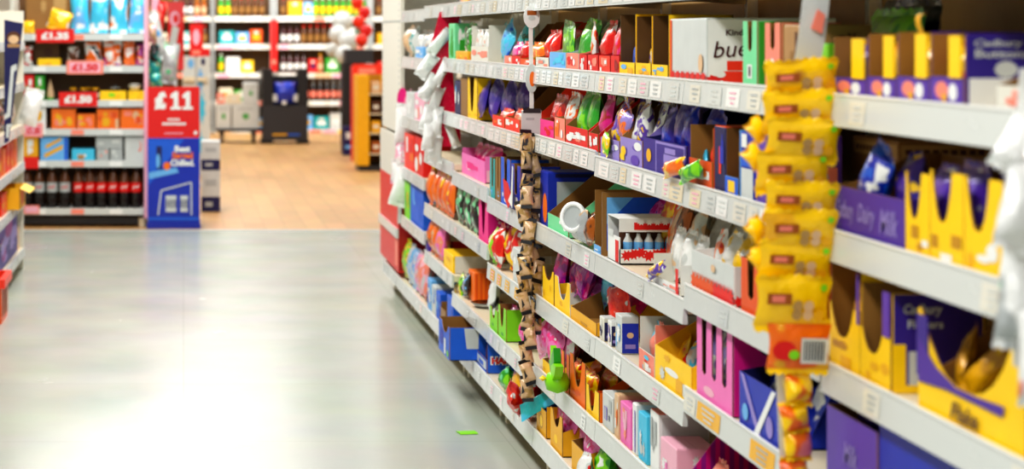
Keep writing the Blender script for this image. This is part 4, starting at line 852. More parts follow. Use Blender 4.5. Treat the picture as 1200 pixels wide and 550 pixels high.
for i, (px, y0, y1) in enumerate(ny):
    tilt = [-4, -3, 3, -1, 2, 1, 2, 1][i]
    x, y, z1 = at(px, y0, YS); z0 = at(px, y1, YS)[2]; hh = z1 - z0 + .012
    o = bag((x, YS - .012 - .006*(i % 3), z0 - .006), (R(14), R(tilt), 0), .14, hh, .014, yb if i % 2 else yb2, 'yellow sweet bag on the near hanging strip, %s from the top' % ORD[i], 'yellow hanging bags', name='hanging_bag', seed=i % 4, sealmat=plastic('yellow', .3))
    art(o, 'front', -.0125, [('r', -.028, hh*.62, .022, hh*.1, 'amber'), ('r', -.03, hh*.62, .012, hh*.06, 'salmon')] + [('e', .006 + .02*(q % 3), hh*(.34 + .16*(q // 3)), .009, hh*.1, ['palekraft','skin','gold'][q % 3]) for q in range(5)] + [('e', .05, hh*.84, .006, hh*.07, 'lime')], 'bag_print')
for i, (px, py) in enumerate([(888, 150), (884, 182), (887, 268), (890, 302)]):
    x, y, z = at(px, py, YS); bag((x + .022, YS + .03, z - .02), (R(-8), R(-40), R(20)), .04, .042, .016, yb, 'yellow bag corner jutting left of the strip, %s from the top' % ORD[i], 'yellow bag corners', name='hanging_bag', seed=i)
x, y, z1 = at(931, 378, YS); z0 = at(931, 436, YS)[2]
o = bag((x, YS - .015, z0), (R(6), R(1), 0), .118, z1 - z0 + .01, .016, fo('orange','gold','scarlet', 13), 'orange backed bag with a barcode low on the near strip', name='hanging_bag', seed=2, sealmat=plastic('yellow', .3))
hh = z1 - z0; art(o, 'front', -.0135, [('r', .025, hh*.5, .024, hh*.26, 'lightgrey')] + [('r', .008 + .0055*q, hh*.5, .0014, hh*.2, 'charcoal') for q in range(7)] + [('e', -.03, hh*.5, .022, hh*.2, 'red'), ('e', -.012, hh*.42, .01, hh*.1, 'lime')], 'barcode_panel')
for i, (px, y0, y1) in enumerate([(934, 436, 474), (932, 470, 506), (934, 502, 538), (932, 534, 575)]):
    x, y, z1 = at(px, y0, YS); z0 = at(px, y1, YS)[2]
    bag((x, YS - .01, z0), (R(-10), R([6, -5, 4, -3][i]), R(24)), .062, z1 - z0, .03, fo('yellow','orange','salmon', 18), 'narrow yellow bag on the lower strip, %s from the top' % ORD[i], 'lower yellow bags', name='hanging_bag', seed=i, sealmat=plastic('yellow', .3))

# middle chain of small brown packets
YC = 6.585
o = hang_strip('clip_strip', 'thin white clip strip carrying the chain of brown packets', [(623, 4), (622, 40), (623, 120), (621, 300), (618, 470)], .014, .0015, 'white', YC + .03)
MB().prism_y([(.028*math.sin(t*.5236), -.045 + .04*math.cos(t*.5236)) for t in range(12)], -.004, 0).build('round_card', plastic('white', .3), o)
art(o, 'front', -.0046, [('r', 0, -.032, .016, .008, 'amber'), ('e', 0, -.05, .012, .008, 'lightgrey')], 'card_print')
z9 = at(623, 92, YC)[2] - at(623, 4, YC)[2]
MB().prism_y([(.022*math.sin(t*.5236), z9 + .05*math.cos(t*.5236)) for t in range(12)], -.004, 0).build('oval_card', plastic('lightgrey', .3), o)
art(o, 'front', -.0046, [('e', .002, z9 - .003, .010, .026, 'orange')], 'oval_print')
z9 = at(623, 147, YC)[2] - at(623, 4, YC)[2]
MB().box(-.036, .032, -.006, -.002, z9 - .05, z9 + .05).build('grey_card', plastic('lightgrey', .4), o); art(o, 'front', -.0066, [('r', -.006, z9 + .02, .014, .004, 'grey'), ('r', 0, z9 + .048, .03, .008, 'charcoal')], 'card_lines')
def mk_packet(loc, ry, rz, label):
    k = 'brown_packet'
    if k not in _BAG:
        o = thing('hanging_packet', label, 'packet', loc, (R(-10), ry, rz), 'brown packets on the chain')
        pillow_mesh(.046, .08, .026, 3).build('packet_body', fo('skin','palekraft','charcoal', 34, .1), o, smooth=True)
        MB().box(-.02, .02, -.003, .003, .069, .082).build('packet_header', 'black', o); MB().box(-.019, .019, -.003, .003, -.006, .006).build('packet_foot', 'black', o)
        MB().prism_y([(-.02,.02),(-.008,.028),(-.014,.05)], -.0125, -.0115).build('packet_print', 'charcoal', o); _BAG[k] = o
    else:
        o = copy_tree(_BAG[k]); o.location = loc; o.rotation_euler = (R(-10), ry, rz); o['label'] = label
    return o
rng = random.Random(5)
for i in range(15):
    py = 168 + i * 20.6
    for j in (0, 1):
        if i > 10 and j == 1: continue
        px = 622 + (-6.5 if j == 0 else 6.5) if i <= 10 else 619 + (i % 2) * 3 - 1
        x, y, z = at(px, py + 12 + (5 if j else 0), YC)
        mk_packet((x, YC - .012 - .014*(i % 2) + .02*j, z), R(rng.uniform(-16, 16)), R(rng.uniform(-30, 30)),
            'small brown and black packet on the %s of the chain, %s from the top' % (['left','right'][j] if i <= 10 else 'tail', ORD[i]))

# far red and white strip
YR = 8.95
o = hang_strip('clip_strip', 'magenta clip strip of white pouches near the far end', [(528, 14), (516, 58), (520, 110), (527, 150), (527, 172)], .10, .002, 'crimson', YR)
wp = fo('white','white','lightgrey', 16, .0)
for i, (px, py, ro, w_, h_) in enumerate([(503, 62, 44, .055, .17), (490, 90, 38, .065, .13), (508, 100, 30, .045, .14), (493, 116, 34, .065, .13), (504, 134, 22, .055, .14), (495, 152, 20, .06, .12), (509, 160, 8, .05, .14), (498, 176, 10, .06, .14), (508, 190, 6, .07, .12), (534, 172, -18, .045, .11)]):
    x, y, z = at(px, py, YR); bag((x, YR - .03 - .012*(i % 4), z), (R(-8), R(ro), R(10)), w_, h_, .03, wp, 'white pouch hanging from the magenta strip, %s from the top' % ORD[i], 'white hanging pouches', name='hanging_bag', seed=i % 4)
YQ = 10.75
o = hang_strip('clip_strip', 'slim white clip strip with a pink top at the far end', [(469, 108), (470, 150), (468, 262)], .02, .002, 'white', YQ)
MB().prism_y([(.03*math.sin(t*.5236) + .012, -.045 + .07*math.cos(t*.5236)) for t in range(12)], -.004, 0).build('pink_card', plastic('hotpink', .3), o)
for i, (px, py, ro) in enumerate([(472, 172, 4), (467, 216, 10), (472, 236, -4), (463, 240, 16)]):
    x, y, z = at(px, py, YQ); bag((x, YQ - .03 - .02*i, z), (R(-5), R(ro), 0), .11, .24, .04, wp if i != 1 else fo('palepink','white','pink'), '%s pouch on the slim far end strip' % ['upper white','pale pink','lower white','leaning white'][i], name='hanging_bag', seed=i)
o = hang_strip('clip_strip', 'plain pale clip strip between the two far end bays', [(497, 130), (497, 262)], .03, .002, 'lightgrey', 10.0)

# near white bags at the right picture edge
YN = 2.72
hang_strip('clip_strip', 'pale clip strip at the right edge holding white bags', [(1204, 80), (1200, 130), (1192, 300), (1196, 430)], .02, .002, 'white', YN + .04)
for i, (px, py, ro, w_, h_, m) in enumerate([(1178, 205, 36, .07, .1, fo('white','white','mint', 12, .05)), (1204, 236, 22, .08, .15, fo('white','white','salmon', 12, .05)), (1176, 292, 18, .08, .13, fo('white','white','lightgrey', 12, .05)), (1206, 345, 8, .1, .15, fo('white','white','mint', 12, .05)), (1183, 408, 12, .075, .15, fo('white','white','grey', 12, .05)), (1208, 470, 4, .08, .15, fo('white','white','salmon', 12, .05))]):
    x, y, z = at(px, py, YN); bag((x, YN - .02*(i % 3), z), (R(-6), R(ro), R(12)), w_, h_, .035, m, 'white foil bag hanging at the right edge, %s from the top' % ORD[i], 'white foil bags at the right edge', name='hanging_bag', seed=i % 4)
# scrap on the floor
o = thing('paper_scrap', 'tiny bright green scrap lying on the pale floor', 'scrap', (1.07, 7.35, .002), R(10))
MB().prism_x([(-.03,0),(.03,0),(.02,.003),(-.02,.003)], -.035, .035).build('scrap_strip', 'lime', o)
# ================================================================== LEFT GONDOLA (only its far end shows)
XL = -1.03
o = thing('gondola_bay', 'cream shelving frame at the end of the left side of the aisle', 'shelving unit', (XL, 11.9, 0), LEFTG)
# local x runs away from the camera on this side
MB().box(-1.3, .62, .44, .46, 0, 1.72).build('back_panel', 'cream', o)
MB().box(.62, .66, .0, .46, 0, 1.66).build('end_panel', plastic('offwhite', .4), o)
MB().box(-1.3, .62, .1, .12, 0, .09).build('base_plinth', 'cream', o)
LZ = [.14, .46, .69, .93, 1.2, 1.46]
for j, z in enumerate(LZ):
    o = thing('gondola_shelf', 'pale shelf of the left-hand shelving, %s from the floor' % ORD[j], 'shelf', (XL, 11.9, z), LEFTG, 'left gondola shelves')
    MB().box(-1.3, .615, 0, .43, -.028, 0).build('shelf_panel', pan_m, o)
    MB().prism_x([(-.001,.004),(-.009,.004),(-.014,-.05),(-.001,-.05)], -1.3, .615).build('price_rail', rail_m, o)
    for q in range(3): MB().box(-.7 + q*.4, -.62 + q*.4, -.0165, -.0145, -.042, -.006).build('price_ticket', plastic('white', .2), o)
def LP(px): return F * XL / (px - CX)
def lbox(Y0_, Y1_, z, h, col, label, d=.2, out=0, cols=('white',), n=5, name='packaged_box', top=None):
    o = thing(name, label, 'box', (XL + out, (Y0_ + Y1_)/2, z + .001), LEFTG)
    w = Y1_ - Y0_; carton_parts(o, w - .004, d, h, col, top)
    rng = random.Random(int(Y0_*100)); art(o, 'front', -.001, scribble(rng, -w/2+.01, w/2-.01, .01, h-.01, cols, n), 'printed_front')
    return o
for i in range(5):
    Y = 10.95 + .26*i
    lbox(Y, Y + .2, .69, [.17,.15,.18,.16,.17][i], ['deeporange','orange','scarlet','deeporange','orange'][i], '%s box on the left-hand shelving, %s from the front' % (['orange','bright orange','scarlet','rusty orange','pale orange'][i], ORD[i]), cols=('gold','red','salmon'), out=-.01)
for i, (Y, m, lab) in enumerate([(11.0, fo('brown','skin','gold'), 'brown and tan'), (11.35, fo('wine','salmon','skin'), 'dark red'), (11.7, fo('charcoal','kraft','skin'), 'charcoal and brown'), (12.1, fo('skin','white','brown'), 'tan and white')]):
    bag((XL - .05, Y, .932), (R(-6), 0, LEFTG), .22, .2, .07, m, '%s bag on the upper left-hand shelf behind the dark banner' % lab, seed=i)
# open yellow carton sticking out into the aisle
o = thing('display_carton', 'open yellow carton sticking out from the left-hand shelving', 'display box', (XL + .06, 11.75, .4665), LEFTG)
b = MB().box(-.2,.2,0,.18,0,.003,ms=[0,1,0,0,0,0]).box(-.2,-.197,0,.18,.003,.13,ms=[0,0,0,1,0,0]).box(.197,.2,0,.18,.003,.13).box(-.2,.2,.177,.18,.003,.13,ms=[0,0,1,0,0,0]).box(-.2,.2,0,.003,.003,.13); b.build('carton_body', ['gold','mustard'], o)
MB().poly([(-.2,0,.13),(.2,0,.13),(.2,-.06,.10),(-.2,-.06,.10)]).build('open_flap', 'yellow', o)
art(o, 'front', -.002, [('r', -.05, .06, .06, .04, 'deeporange'), ('r', .1, .06, .05, .035, 'mustard')])
lbox(11.15, 11.5, .461, .12, 'scarlet', 'red and orange box before the open yellow carton', cols=('gold','orange'), out=-.01)
o = lbox(11.0, 12.3, .141, .27, 'indigo', 'large violet box with pale print on the left-hand bottom shelf', cols=('lavender','white','purple','plum'), n=12, out=-.02)
lbox(12.32, 12.48, .141, .14, 'skin', 'small tan box at the end of the left-hand bottom shelf', cols=('salmon','white'), out=-.02)
# dark banner hung on the shelf edge, leaning out
o = thing('shelf_banner', 'dark navy banner with white script tilted off the left shelving', 'sign', (-.83, 10.88, 0), (0, 0, 0))
b = MB(); P_ = [(-.17, .90), (-.145, .91), (-.065, 1.57), (-.17, 1.59)]
b.prism_y([(x, z) for x, z in P_], -.012, 0).build('banner_sheet', card('navy'), o)
art(o, 'front', -.0126, [('e', -.118, 1.49, .04, .035, 'brown'), ('e', -.118, 1.48, .03, .024, 'skin'), ('r', -.118, 1.445, .034, .01, 'wood')], 'printed_badge')
art(o, 'front', -.0126, [('p', [(x_ - .07, z_) for x_, z_ in [(-.062,1.33),(-.03,1.345),(-.03,1.31),(-.045,1.3),(-.065,1.05),(-.1,1.03),(-.1,1.06),(-.085,1.07)]], 'lightgrey'), ('p', [(x_ - .078, z_) for x_, z_ in [(-.08,1.005),(-.045,1.01),(-.045,.995),(-.062,.99),(-.068,.93),(-.082,.93)]], 'lightgrey')], 'white_script')
MB().tube([(-.155, .0, 1.2), (-.165, .12, 1.2)], .006).build('banner_arm', plastic('grey', .3), o)
o = thing('snack_bag', 'white and grey plastic bag hanging behind the dark banner', 'bag', (XL + .06, 12.0, .93), (0, R(14), 0))
pillow_mesh(.12, .24, .05, 3).build('bag_body', fo('white','lightgrey','mint', 12), o, smooth=True); seal_mesh(.12, .24, .22, .25, 2).build('top_seal', plastic('white', .3), o)
# wire-look orange basket near the base
o = thing('shopping_basket', 'orange plastic basket on the floor by the left shelving', 'basket', (-.945, 10.3, 0), LEFTG)
b = MB(); b.prism_y([(-.17,0),(.17,0),(.2,.2),(-.2,.2)], .0, .006).prism_y([(-.17,0),(.17,0),(.2,.2),(-.2,.2)], .24, .246); b.build('basket_side', plastic('deeporange', .35), o)
MB().prism_x([(.006,0),(.24,0),(.24,.2),(.006,.2)], -.172, -.168).build('basket_end', plastic('deeporange', .35), o); MB().prism_x([(.006,0),(.24,0),(.24,.2),(.006,.2)], .168, .172).build('basket_end', plastic('deeporange', .35), o)
MB().box(-.17,.17,.006,.24,0,.006).build('basket_floor', plastic('deeporange', .35), o)
rm = MB().box(-.215,.215,-.02,.01,.19,.235).box(-.215,.215,.236,.262,.19,.235).box(-.215,-.19,.01,.236,.19,.235).box(.19,.215,.01,.236,.19,.235); rm.build('basket_rim', plastic('scarlet', .35), o)
art(o, 'front', -.001, [('r', -.13 + .05*i, .1, .012, .07, 'amber') for i in range(6)], 'basket_slots')

# ================================================================== COLA END DISPLAY (faces the camera)
YE = 15.25
def FX_(px, Y): return (px - CX) * Y / F
def FZ(py, Y): return EYE - (py - CY) * Y / F
ex0, ex1 = FX_(14, YE), FX_(171, YE)
o = thing('end_display', 'cream end-of-aisle shelving frame behind the cola bottles', 'shelving unit', ((ex0+ex1)/2, YE, 0), 0)
hw_ = (ex1 - ex0)/2
MB().box(-hw_, hw_, .46, .48, 0, 2.0).build('back_panel', 'darkkraft', o)
for sx in (-1, 1):
    MB().box(sx*hw_ - .015, sx*hw_ + .015, .0, .46, .07, 2.0).build('side_panel', plastic('palepink' if sx > 0 else 'offwhite', .4), o)
    MB().lathe([(0,0),(.03,0),(.03,.07),(0,.07)], cx=sx*(hw_-.03), cy=.05, seg=10).build('base_foot', plastic('cream', .4), o)
MB().box(-hw_, hw_, .06, .08, .02, .075).build('base_plinth', 'charcoal', o)
EZ = [.148, .521, .768, .993, 1.262, 1.513]
EN = ['lowest', 'second lowest', 'third lowest', 'fourth lowest', 'fifth lowest', 'topmost visible']
for j, z in enumerate(EZ):
    o = thing('display_shelf', 'white shelf with price rail, %s on the cola end display' % EN[j], 'shelf', ((ex0+ex1)/2, YE, z), 0, 'end display shelves')
    MB().box(-hw_+.018, hw_-.018, 0, .44, -.03, 0).build('shelf_panel', plastic('white', .35), o); MB().box(-hw_+.018, hw_-.018, -.012, -.001, -.05, .004).build('price_rail', rail_m, o)
    for q in range(3): MB().box(-.36 + .3*q, -.26 + .3*q, -.0145, -.0125, -.044, -.004).build('price_ticket', plastic('salmon' if q == 1 else 'white', .3), o)
def ebox(p0, p1, z, ytop, col, label, Y=YE, d=.2, cols=('white',), n=4, name='packaged_box', off=.012, group=None):
    a, c = FX_(p0, Y + off), FX_(p1, Y + off); h = FZ(ytop, Y + off) - z
    o = thing(name, label, 'box', ((a+c)/2, Y + off, z + .001), 0, group); carton_parts(o, c - a - .004, d, h, col)
    rng = random.Random(int(p0*7 + z*100)); w = c - a
    if n: art(o, 'front', -.001, scribble(rng, -w/2+.006, w/2-.006, .006, h-.006, cols, n), 'printed_front')
    return o, w, h
def ebag(px, z, w, h, m, label, Y=YE, off=.08, seed=0, rot=0, group=None):
    return bag((FX_(px, Y + off), Y + off, z + .002), (R(-6), R(rot), 0), w, h, .07, m, label, group, seed=seed)
# cola bottles
def bottle(loc, label, group, lab='red', first={}):
    if lab not in first:
        o = thing('cola_bottle', label, 'bottle', loc, 0, group)
        MB().lathe([(0,0),(.036,0),(.044,.012),(.044,.06),(.041,.075),(.044,.09),(.044,.2),(.038,.24),(.018,.285),(.0135,.295),(.0135,.312)], seg=16).build('bottle_body', plastic('coke', .08), o, smooth=True)
        MB().lathe([(.0155,.308),(.0155,.328),(.012,.331),(0,.331)], seg=12).build('bottle_cap', plastic('charcoal' if lab == 'red' else 'lightgrey', .3), o)
        lb = MB().lathe([(.0447,.125),(.0447,.2)], seg=16).build('bottle_label', plastic(lab, .3), o, smooth=True)
        art(lb, 'front', -.0455, [('p', [(-.025,.15),(-.008,.165),(.01,.155),(.026,.178),(.02,.182),(.006,.165),(-.01,.175),(-.027,.158)], 'white' if lab == 'red' else 'red')], 'white_script')
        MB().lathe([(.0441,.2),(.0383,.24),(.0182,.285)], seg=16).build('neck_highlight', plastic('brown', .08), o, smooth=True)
        first[lab] = o
    else:
        o = copy_tree(first[lab]); o.location = loc; o['label'] = label; o['group'] = group
    return o
for i, px in enumerate([32, 46, 61, 76]):
    bottle((FX_(px, YE+.06), YE+.06, .149), 'dark cola bottle with a pale grey label, %s from the left' % ORD[i], 'grey label cola bottles', 'grey')
for i, px in enumerate([92, 98.6, 105.5, 112.2, 119, 132.5, 146, 159.5]):
    bk = .17 if px in (98.6, 112.2) else .06
    bottle((FX_(px, YE+bk), YE+bk, .149), 'dark cola bottle with a red label, %s red one from the left' % ORD[i], 'red label cola bottles', 'red')
# second lowest
o, w, h = ebox(26, 45, EZ[1], 161, 'gold', 'yellow box at the left of the second lowest display shelf', cols=('deeporange','white'), n=3)
o, w, h = ebox(47, 80, EZ[1], 161, 'sky', 'sky blue box with diagonal yellow bands', n=0)
art(o, 'front', -.0012, [('p', [(-w*.35,h*.1),(w*.3,h*.5),(w*.3,h*.68),(-w*.35,h*.28)], 'gold'), ('p', [(-w*.3,h*.5),(w*.25,h*.86),(w*.25,h*.98),(-w*.3,h*.66)], 'gold'), ('r', w*.42, h*.5, w*.06, h*.48, 'blue')], 'diagonal_bands')
ebox(84, 111, EZ[1], 175, 'cyan', 'low cyan box beside the grey boxes', cols=('sky','white','wood'), n=3)
for k, (p0, p1, lab) in enumerate([(113, 128, 'left lower'), (129, 144, 'middle lower'), (146, 169, 'right')]):
    o, w, h = ebox(p0, p1, EZ[1], 175 if k < 2 else 161, 'grey' if k < 2 else 'lightgrey', '%s pale grey box on the second lowest display shelf' % lab, cols=('salmon','lightgrey'), n=3, group='pale grey boxes')
ebox(112, 144, FZ(175, YE+.012) + .004, 161, 'grey', 'wide pale grey box stacked on two grey boxes', cols=('salmon','lightgrey'), n=3)
# third lowest
for k, (p0, p1, c) in enumerate([(26, 37, 'sky'), (38, 54, 'white')]):
    ebox(p0, p1, EZ[2], 126, c, '%s drink carton left of the orange trays' % ['narrow blue and yellow','white and blue'][k], cols=('blue','cyan','gold'), n=4)
for k, (p0, p1) in enumerate([(60, 89), (90, 112), (113, 140), (141, 169)]):
    o, w, h = ebox(p0, p1, EZ[2], 128 if k != 1 else 134, 'orange', 'orange multipack on the middle display shelf, %s from the left' % ORD[k], cols=('deeporange','skin','gold','salmon'), n=7, group='orange multipacks')
# fourth lowest
for k, (p0, p1, yt, c, lab) in enumerate([(28, 40, 88, 'red', 'red and green'), (41, 52, 89, 'green', 'green and white')]):
    ebox(p0, p1, EZ[3], yt, c, '%s carton at the left of the fourth display shelf' % lab, cols=('green','white','salmon','red'), n=5)
o = thing('party_cone', 'tan paper cone standing on the fourth display shelf', 'cone', (FX_(59, YE+.08), YE+.08, EZ[3]+.001), 0)
MB().lathe([(0,0),(.03,0),(.03,.05),(.018,.11),(0,.17)], seg=14).build('cone_body', 'skin', o, smooth=True); MB().lathe([(.0305,.0),(.0305,.02)], seg=14).build('cone_band', 'green', o)
def jar(loc, label, first={}):
    if 'j' not in first:
        o = thing('spice_jar', label, 'jar', loc, 0, 'small spice jars')
        MB().lathe([(0,0),(.032,0),(.034,.006),(.034,.07),(.026,.08),(0,.08)], seg=14).build('jar_body', plastic('brown', .1), o, smooth=True); MB().lathe([(.028,.08),(.028,.1),(0,.1)], seg=14).build('jar_lid', plastic('gold', .3, .5), o)
        MB().lathe([(.0345,.02),(.0345,.06)], seg=14).build('jar_label', 'offwhite', o); first['j'] = o
    else: o = copy_tree(first['j']); o.location = loc; o['label'] = label
    return o
for k, px in enumerate([86, 98, 103.5, 112]): jar((FX_(px, YE+.07), YE+.07 + .0, EZ[3]+.001) if k != 2 else (FX_(px, YE+.15), YE+.15, EZ[3]+.001), 'small jar with a gold lid on the end display, %s from the left' % ORD[k])
for k, (p0, p1) in enumerate([(117, 148), (150, 169)]): ebox(p0, p1, EZ[3], 107, 'yellow', '%s low yellow tray on the fourth display shelf' % ['wide','narrow'][k], cols=('lime','gold'), n=3, d=.16)
o = thing('glass_bowl', 'small pale lidded bowl on the narrow yellow tray', 'bowl', (FX_(158, YE+.08), YE+.08, FZ(107, YE+.012)+.004), 0)
MB().lathe([(0,0),(.03,0),(.05,.03),(.052,.045),(.03,.055),(0,.058)], seg=16).build('bowl_body', plastic('offwhite', .2), o, smooth=True); MB().lathe([(.053,.04),(.053,.048)], seg=16).build('bowl_rim', plastic('grey', .3), o)
o = thing('glass_bowl', 'small dark lidded bowl on the wide yellow tray', 'bowl', (FX_(135, YE+.08), YE+.08, FZ(107, YE+.012)+.004), 0)
MB().lathe([(0,0),(.025,0),(.042,.02),(.04,.035),(0,.045)], seg=16).build('bowl_body', plastic('charcoal', .2), o, smooth=True); MB().lathe([(.043,.018),(.043,.024)], seg=16).build('bowl_rim', plastic('grey', .3), o)
# fifth lowest
for k, (px, w, h, m, lab) in enumerate([(33, .07, .15, fo('white','red','salmon', 16), 'white and red'), (85, .1, .16, fo('brown','white','charcoal', 16), 'dark brown'), (110, .14, .18, fo('orange','white','charcoal', 14), 'orange and white'), (131, .15, .19, fo('white','orange','plum', 14), 'white and plum'), (150, .1, .185, fo('orange','white','salmon', 14), 'pale orange'), (159, .07, .17, fo('plum','orange','white', 14), 'plum coloured')]):
    ebag(px, EZ[4], w, h, m, '%s snack bag on the fifth shelf of the end display' % lab, seed=k % 4, rot=[0,3,-3,2,-2,4][k])
ebox(44, 71, EZ[4], 69, 'yellow', 'low yellow tray with a raised corner on the end display', cols=('gold',), n=2)
ebox(40, 70, EZ[4], 50, 'darkkraft', 'dark brown box behind the low yellow tray', off=.24, d=.15, cols=('brown',), n=1)
# topmost
ebox(30, 80, EZ[5], -6, 'kraft', 'tall open brown carton with yellow edges, top of the end display', off=.1, d=.25, cols=('mustard','palekraft'), n=2)
ebag(66, EZ[5]-.0, .2, .17, fo('yellow','gold','white', 12), 'yellow bag slumped against the tall brown carton', seed=1, rot=18, off=.045); ebag(33, EZ[5], .1, .1, yelm, 'small yellow bag at the left of the top display shelf', seed=2, off=.045)
cb = fo('cyan','sky','white', 11); cb2 = fo('cyan','white','orange', 9)
for k, px in enumerate([93, 114, 135, 155]): ebag(px, EZ[5], .155, .36, cb2 if k in (1, 2) else cb, 'large cyan bag on top of the end display, %s from the left' % ORD[k], seed=k, rot=[-3, 2, 0, 3][k], group='large cyan bags')
# red price cards clipped to the rails
for k, (p0, p1, y0, y1, s, c) in enumerate([(42, 87, 34, 50, '£1.35', 'red'), (78, 121, 71, 87, '£1.50', 'salmon'), (69, 114, 108, 125, '£1.50', 'red'), (28, 50, 145, 161, '£1.35', 'salmon'), (24, 45, 184, 198, '', 'red'), (28, 46, 241, 251, '', 'salmon')]):
    a, c2 = FX_(p0, YE-.03), FX_(p1, YE-.03); za, zb = FZ(y1, YE-.03), FZ(y0, YE-.03); w, h = c2 - a, zb - za
    o = thing('shelf_price_card', 'red price card on the end display rails, %s from the top' % ORD[k], 'price card', ((a+c2)/2, YE - .018, za), 0, 'red price cards')
    MB().box(-w/2, w/2, -.003, 0, 0, h).build('card_sheet', plastic(c, .35), o)
    if c == 'salmon': art(o, 'front', -.0035, [('r', 0, h/2, w*.42, h*.36, 'palepink')], 'pale_panel')
    if s: text(s, o, 'front', -.0045, 0, h/2, w*.72, h*.55, 'white' if c == 'red' else 'red', bold=.06)

# ================================================================== £11 SIGN AND BLUE DUMP BIN
YB = 15.15
a, c = FX_(173, YB), FX_(234, YB); w = c - a; z0, z1, z2 = FZ(258, YB), FZ(162, YB), FZ(102, YB)
o = thing('dump_bin', 'blue printed cardboard bin on legs beside the cola display', 'bin', ((a+c)/2, YB, 0), 0)
MB().box(-w/2, w/2, 0, .34, z0 - .07, z1).build('bin_body', card('royal', .35), o)
for sx in (-1, 1):
    for y in (.02, .27): MB().box(sx*w*.36 - .03, sx*w*.36 + .03, y, y + .05, 0, z0 - .07).build('bin_leg', card('blue', .35), o)
MB().box(-w/2 - .006, w/2 + .006, -.01, .35, z0 - .09, z0 - .03).build('bin_skirt', card('royal', .3), o)
H = z1 - z0
art(o, 'front', -.0012, [('p', [(-w*.48,z1-.01),(w*.2,z1-.01),(-w*.48,z0+H*.42)], 'blue'), ('p', [(-w*.48,z0+H*.5),(w*.1,z0+H*.58),(w*.05,z0+H*.64),(-w*.48,z0+H*.58)], 'sky'),
    ('r', -w*.28, z0+H*.76, w*.05, H*.14, 'navy'), ('e', -w*.3, z0+H*.72, w*.04, H*.09, 'sky'), ('e', -w*.13, z0+H*.66, w*.07, H*.05, 'orange'), ('r', 0, z0+.01, w*.49, .012, 'blue')], 'printed_scene')
for s_, zz, ww, cc in (('Best', .87, .3, 'white'), ('Served', .79, .4, 'orange'), ('Chilled.', .70, .46, 'white')): text(s_, o, 'front', -.004, w*.17, z0+H*zz, w*ww, H*.08, cc, bold=.05)
fr = MB(); 
for p, q in (((-.3,.06),(-.24,.36)), ((-.24,.36),(.34,.46)), ((.34,.46),(.34,.06))):
    dx, dz = (q[0]-p[0])*w, (q[1]-p[1])*H; n_ = math.hypot(dx, dz); nx, nz = -dz/n_*.006, dx/n_*.006
    P0, P1 = (p[0]*w, z0+p[1]*H), (q[0]*w, z0+q[1]*H); fr.prism_y([(P0[0]-nx,P0[1]-nz),(P0[0]+nx,P0[1]+nz),(P1[0]+nx,P1[1]+nz),(P1[0]-nx,P1[1]-nz)], -.004, -.001)
fr.build('printed_goal_outline', 'lightgrey', o)
for sx, ww in ((-.05, .17), (.2, .12)): MB().box(sx*w - ww*w/2*1.2, sx*w + ww*w/2*1.2, -.006, -.001, z0+H*.1, z0+H*.3).build('white_plate', 'lightgrey', o)
art(o, 'front', -.0066, [('r', (-.12 + .05*i)*w, z0+H*.2, w*.012, H*.05, 'navy') for i in range(4)] + [('r', (.15 + .05*i)*w, z0+H*.2, w*.012, H*.05, 'navy') for i in range(3)], 'plate_marks')
o = thing('price_sign', 'big red board reading £11 above the blue bin', 'sign', ((a+c)/2, YB, z1 + .002), 0); hh = z2 - z1
MB().box(-w/2, w/2, 0, .012, 0, hh).build('board', plastic('red', .4), o)
text('£', o, 'front', -.003, -w*.25, hh*.73, w*.24, hh*.36, 'white', bold=.09)
for cx_ in (.04, .27): art(o, 'front', -.003, [('p', bold_one(cx_*w, hh*.55, w*.2, hh*.36), 'white')], 'numeral')
art(o, 'front', -.003, [('r', (-.09 + .06*i)*w, hh*.36, w*.024, hh*.022, 'white') for i in range(4)] + [('r', (-.19 + .066*i)*w, hh*.275, w*.028, hh*.026, 'white') for i in range(7)] + [('r', (-.15 + .06*i)*w, hh*.09, w*.024, hh*.014, 'palepink') for i in range(6)], 'small_print')
art(o, 'front', -.003, [('e', w*.42, hh*.1, w*.035, hh*.04, 'white')], 'corner_disc')

# crates of bottles right of the bin
YK = 16.6
for k, (y0, y1) in enumerate([(231, 200), (199, 166)]):
    za, zb = (0.0 if k == 0 else FZ(200, YK) + .006), FZ(y1, YK); a, c = FX_(236, YK), FX_(258, YK); w = c - a
    o = thing('drinks_crate', '%s white and black boxed drinks pack beside the blue bin' % ['lower','upper'][k], 'crate', ((a+c)/2, YK, za + .001), 0); h = zb - za
    MB().box(-w/2, w/2, 0, .3, 0, h*.36).build('crate_base', 'navy', o); MB().box(-w/2, w/2, 0, .3, h*.36, h).build('crate_cover', 'lightgrey', o)
    art(o, 'front', -.001, [('r', 0, h*.7, w*.3, h*.08, 'grey'), ('r', -w*.1, h*.18, w*.2, h*.06, 'grey')])

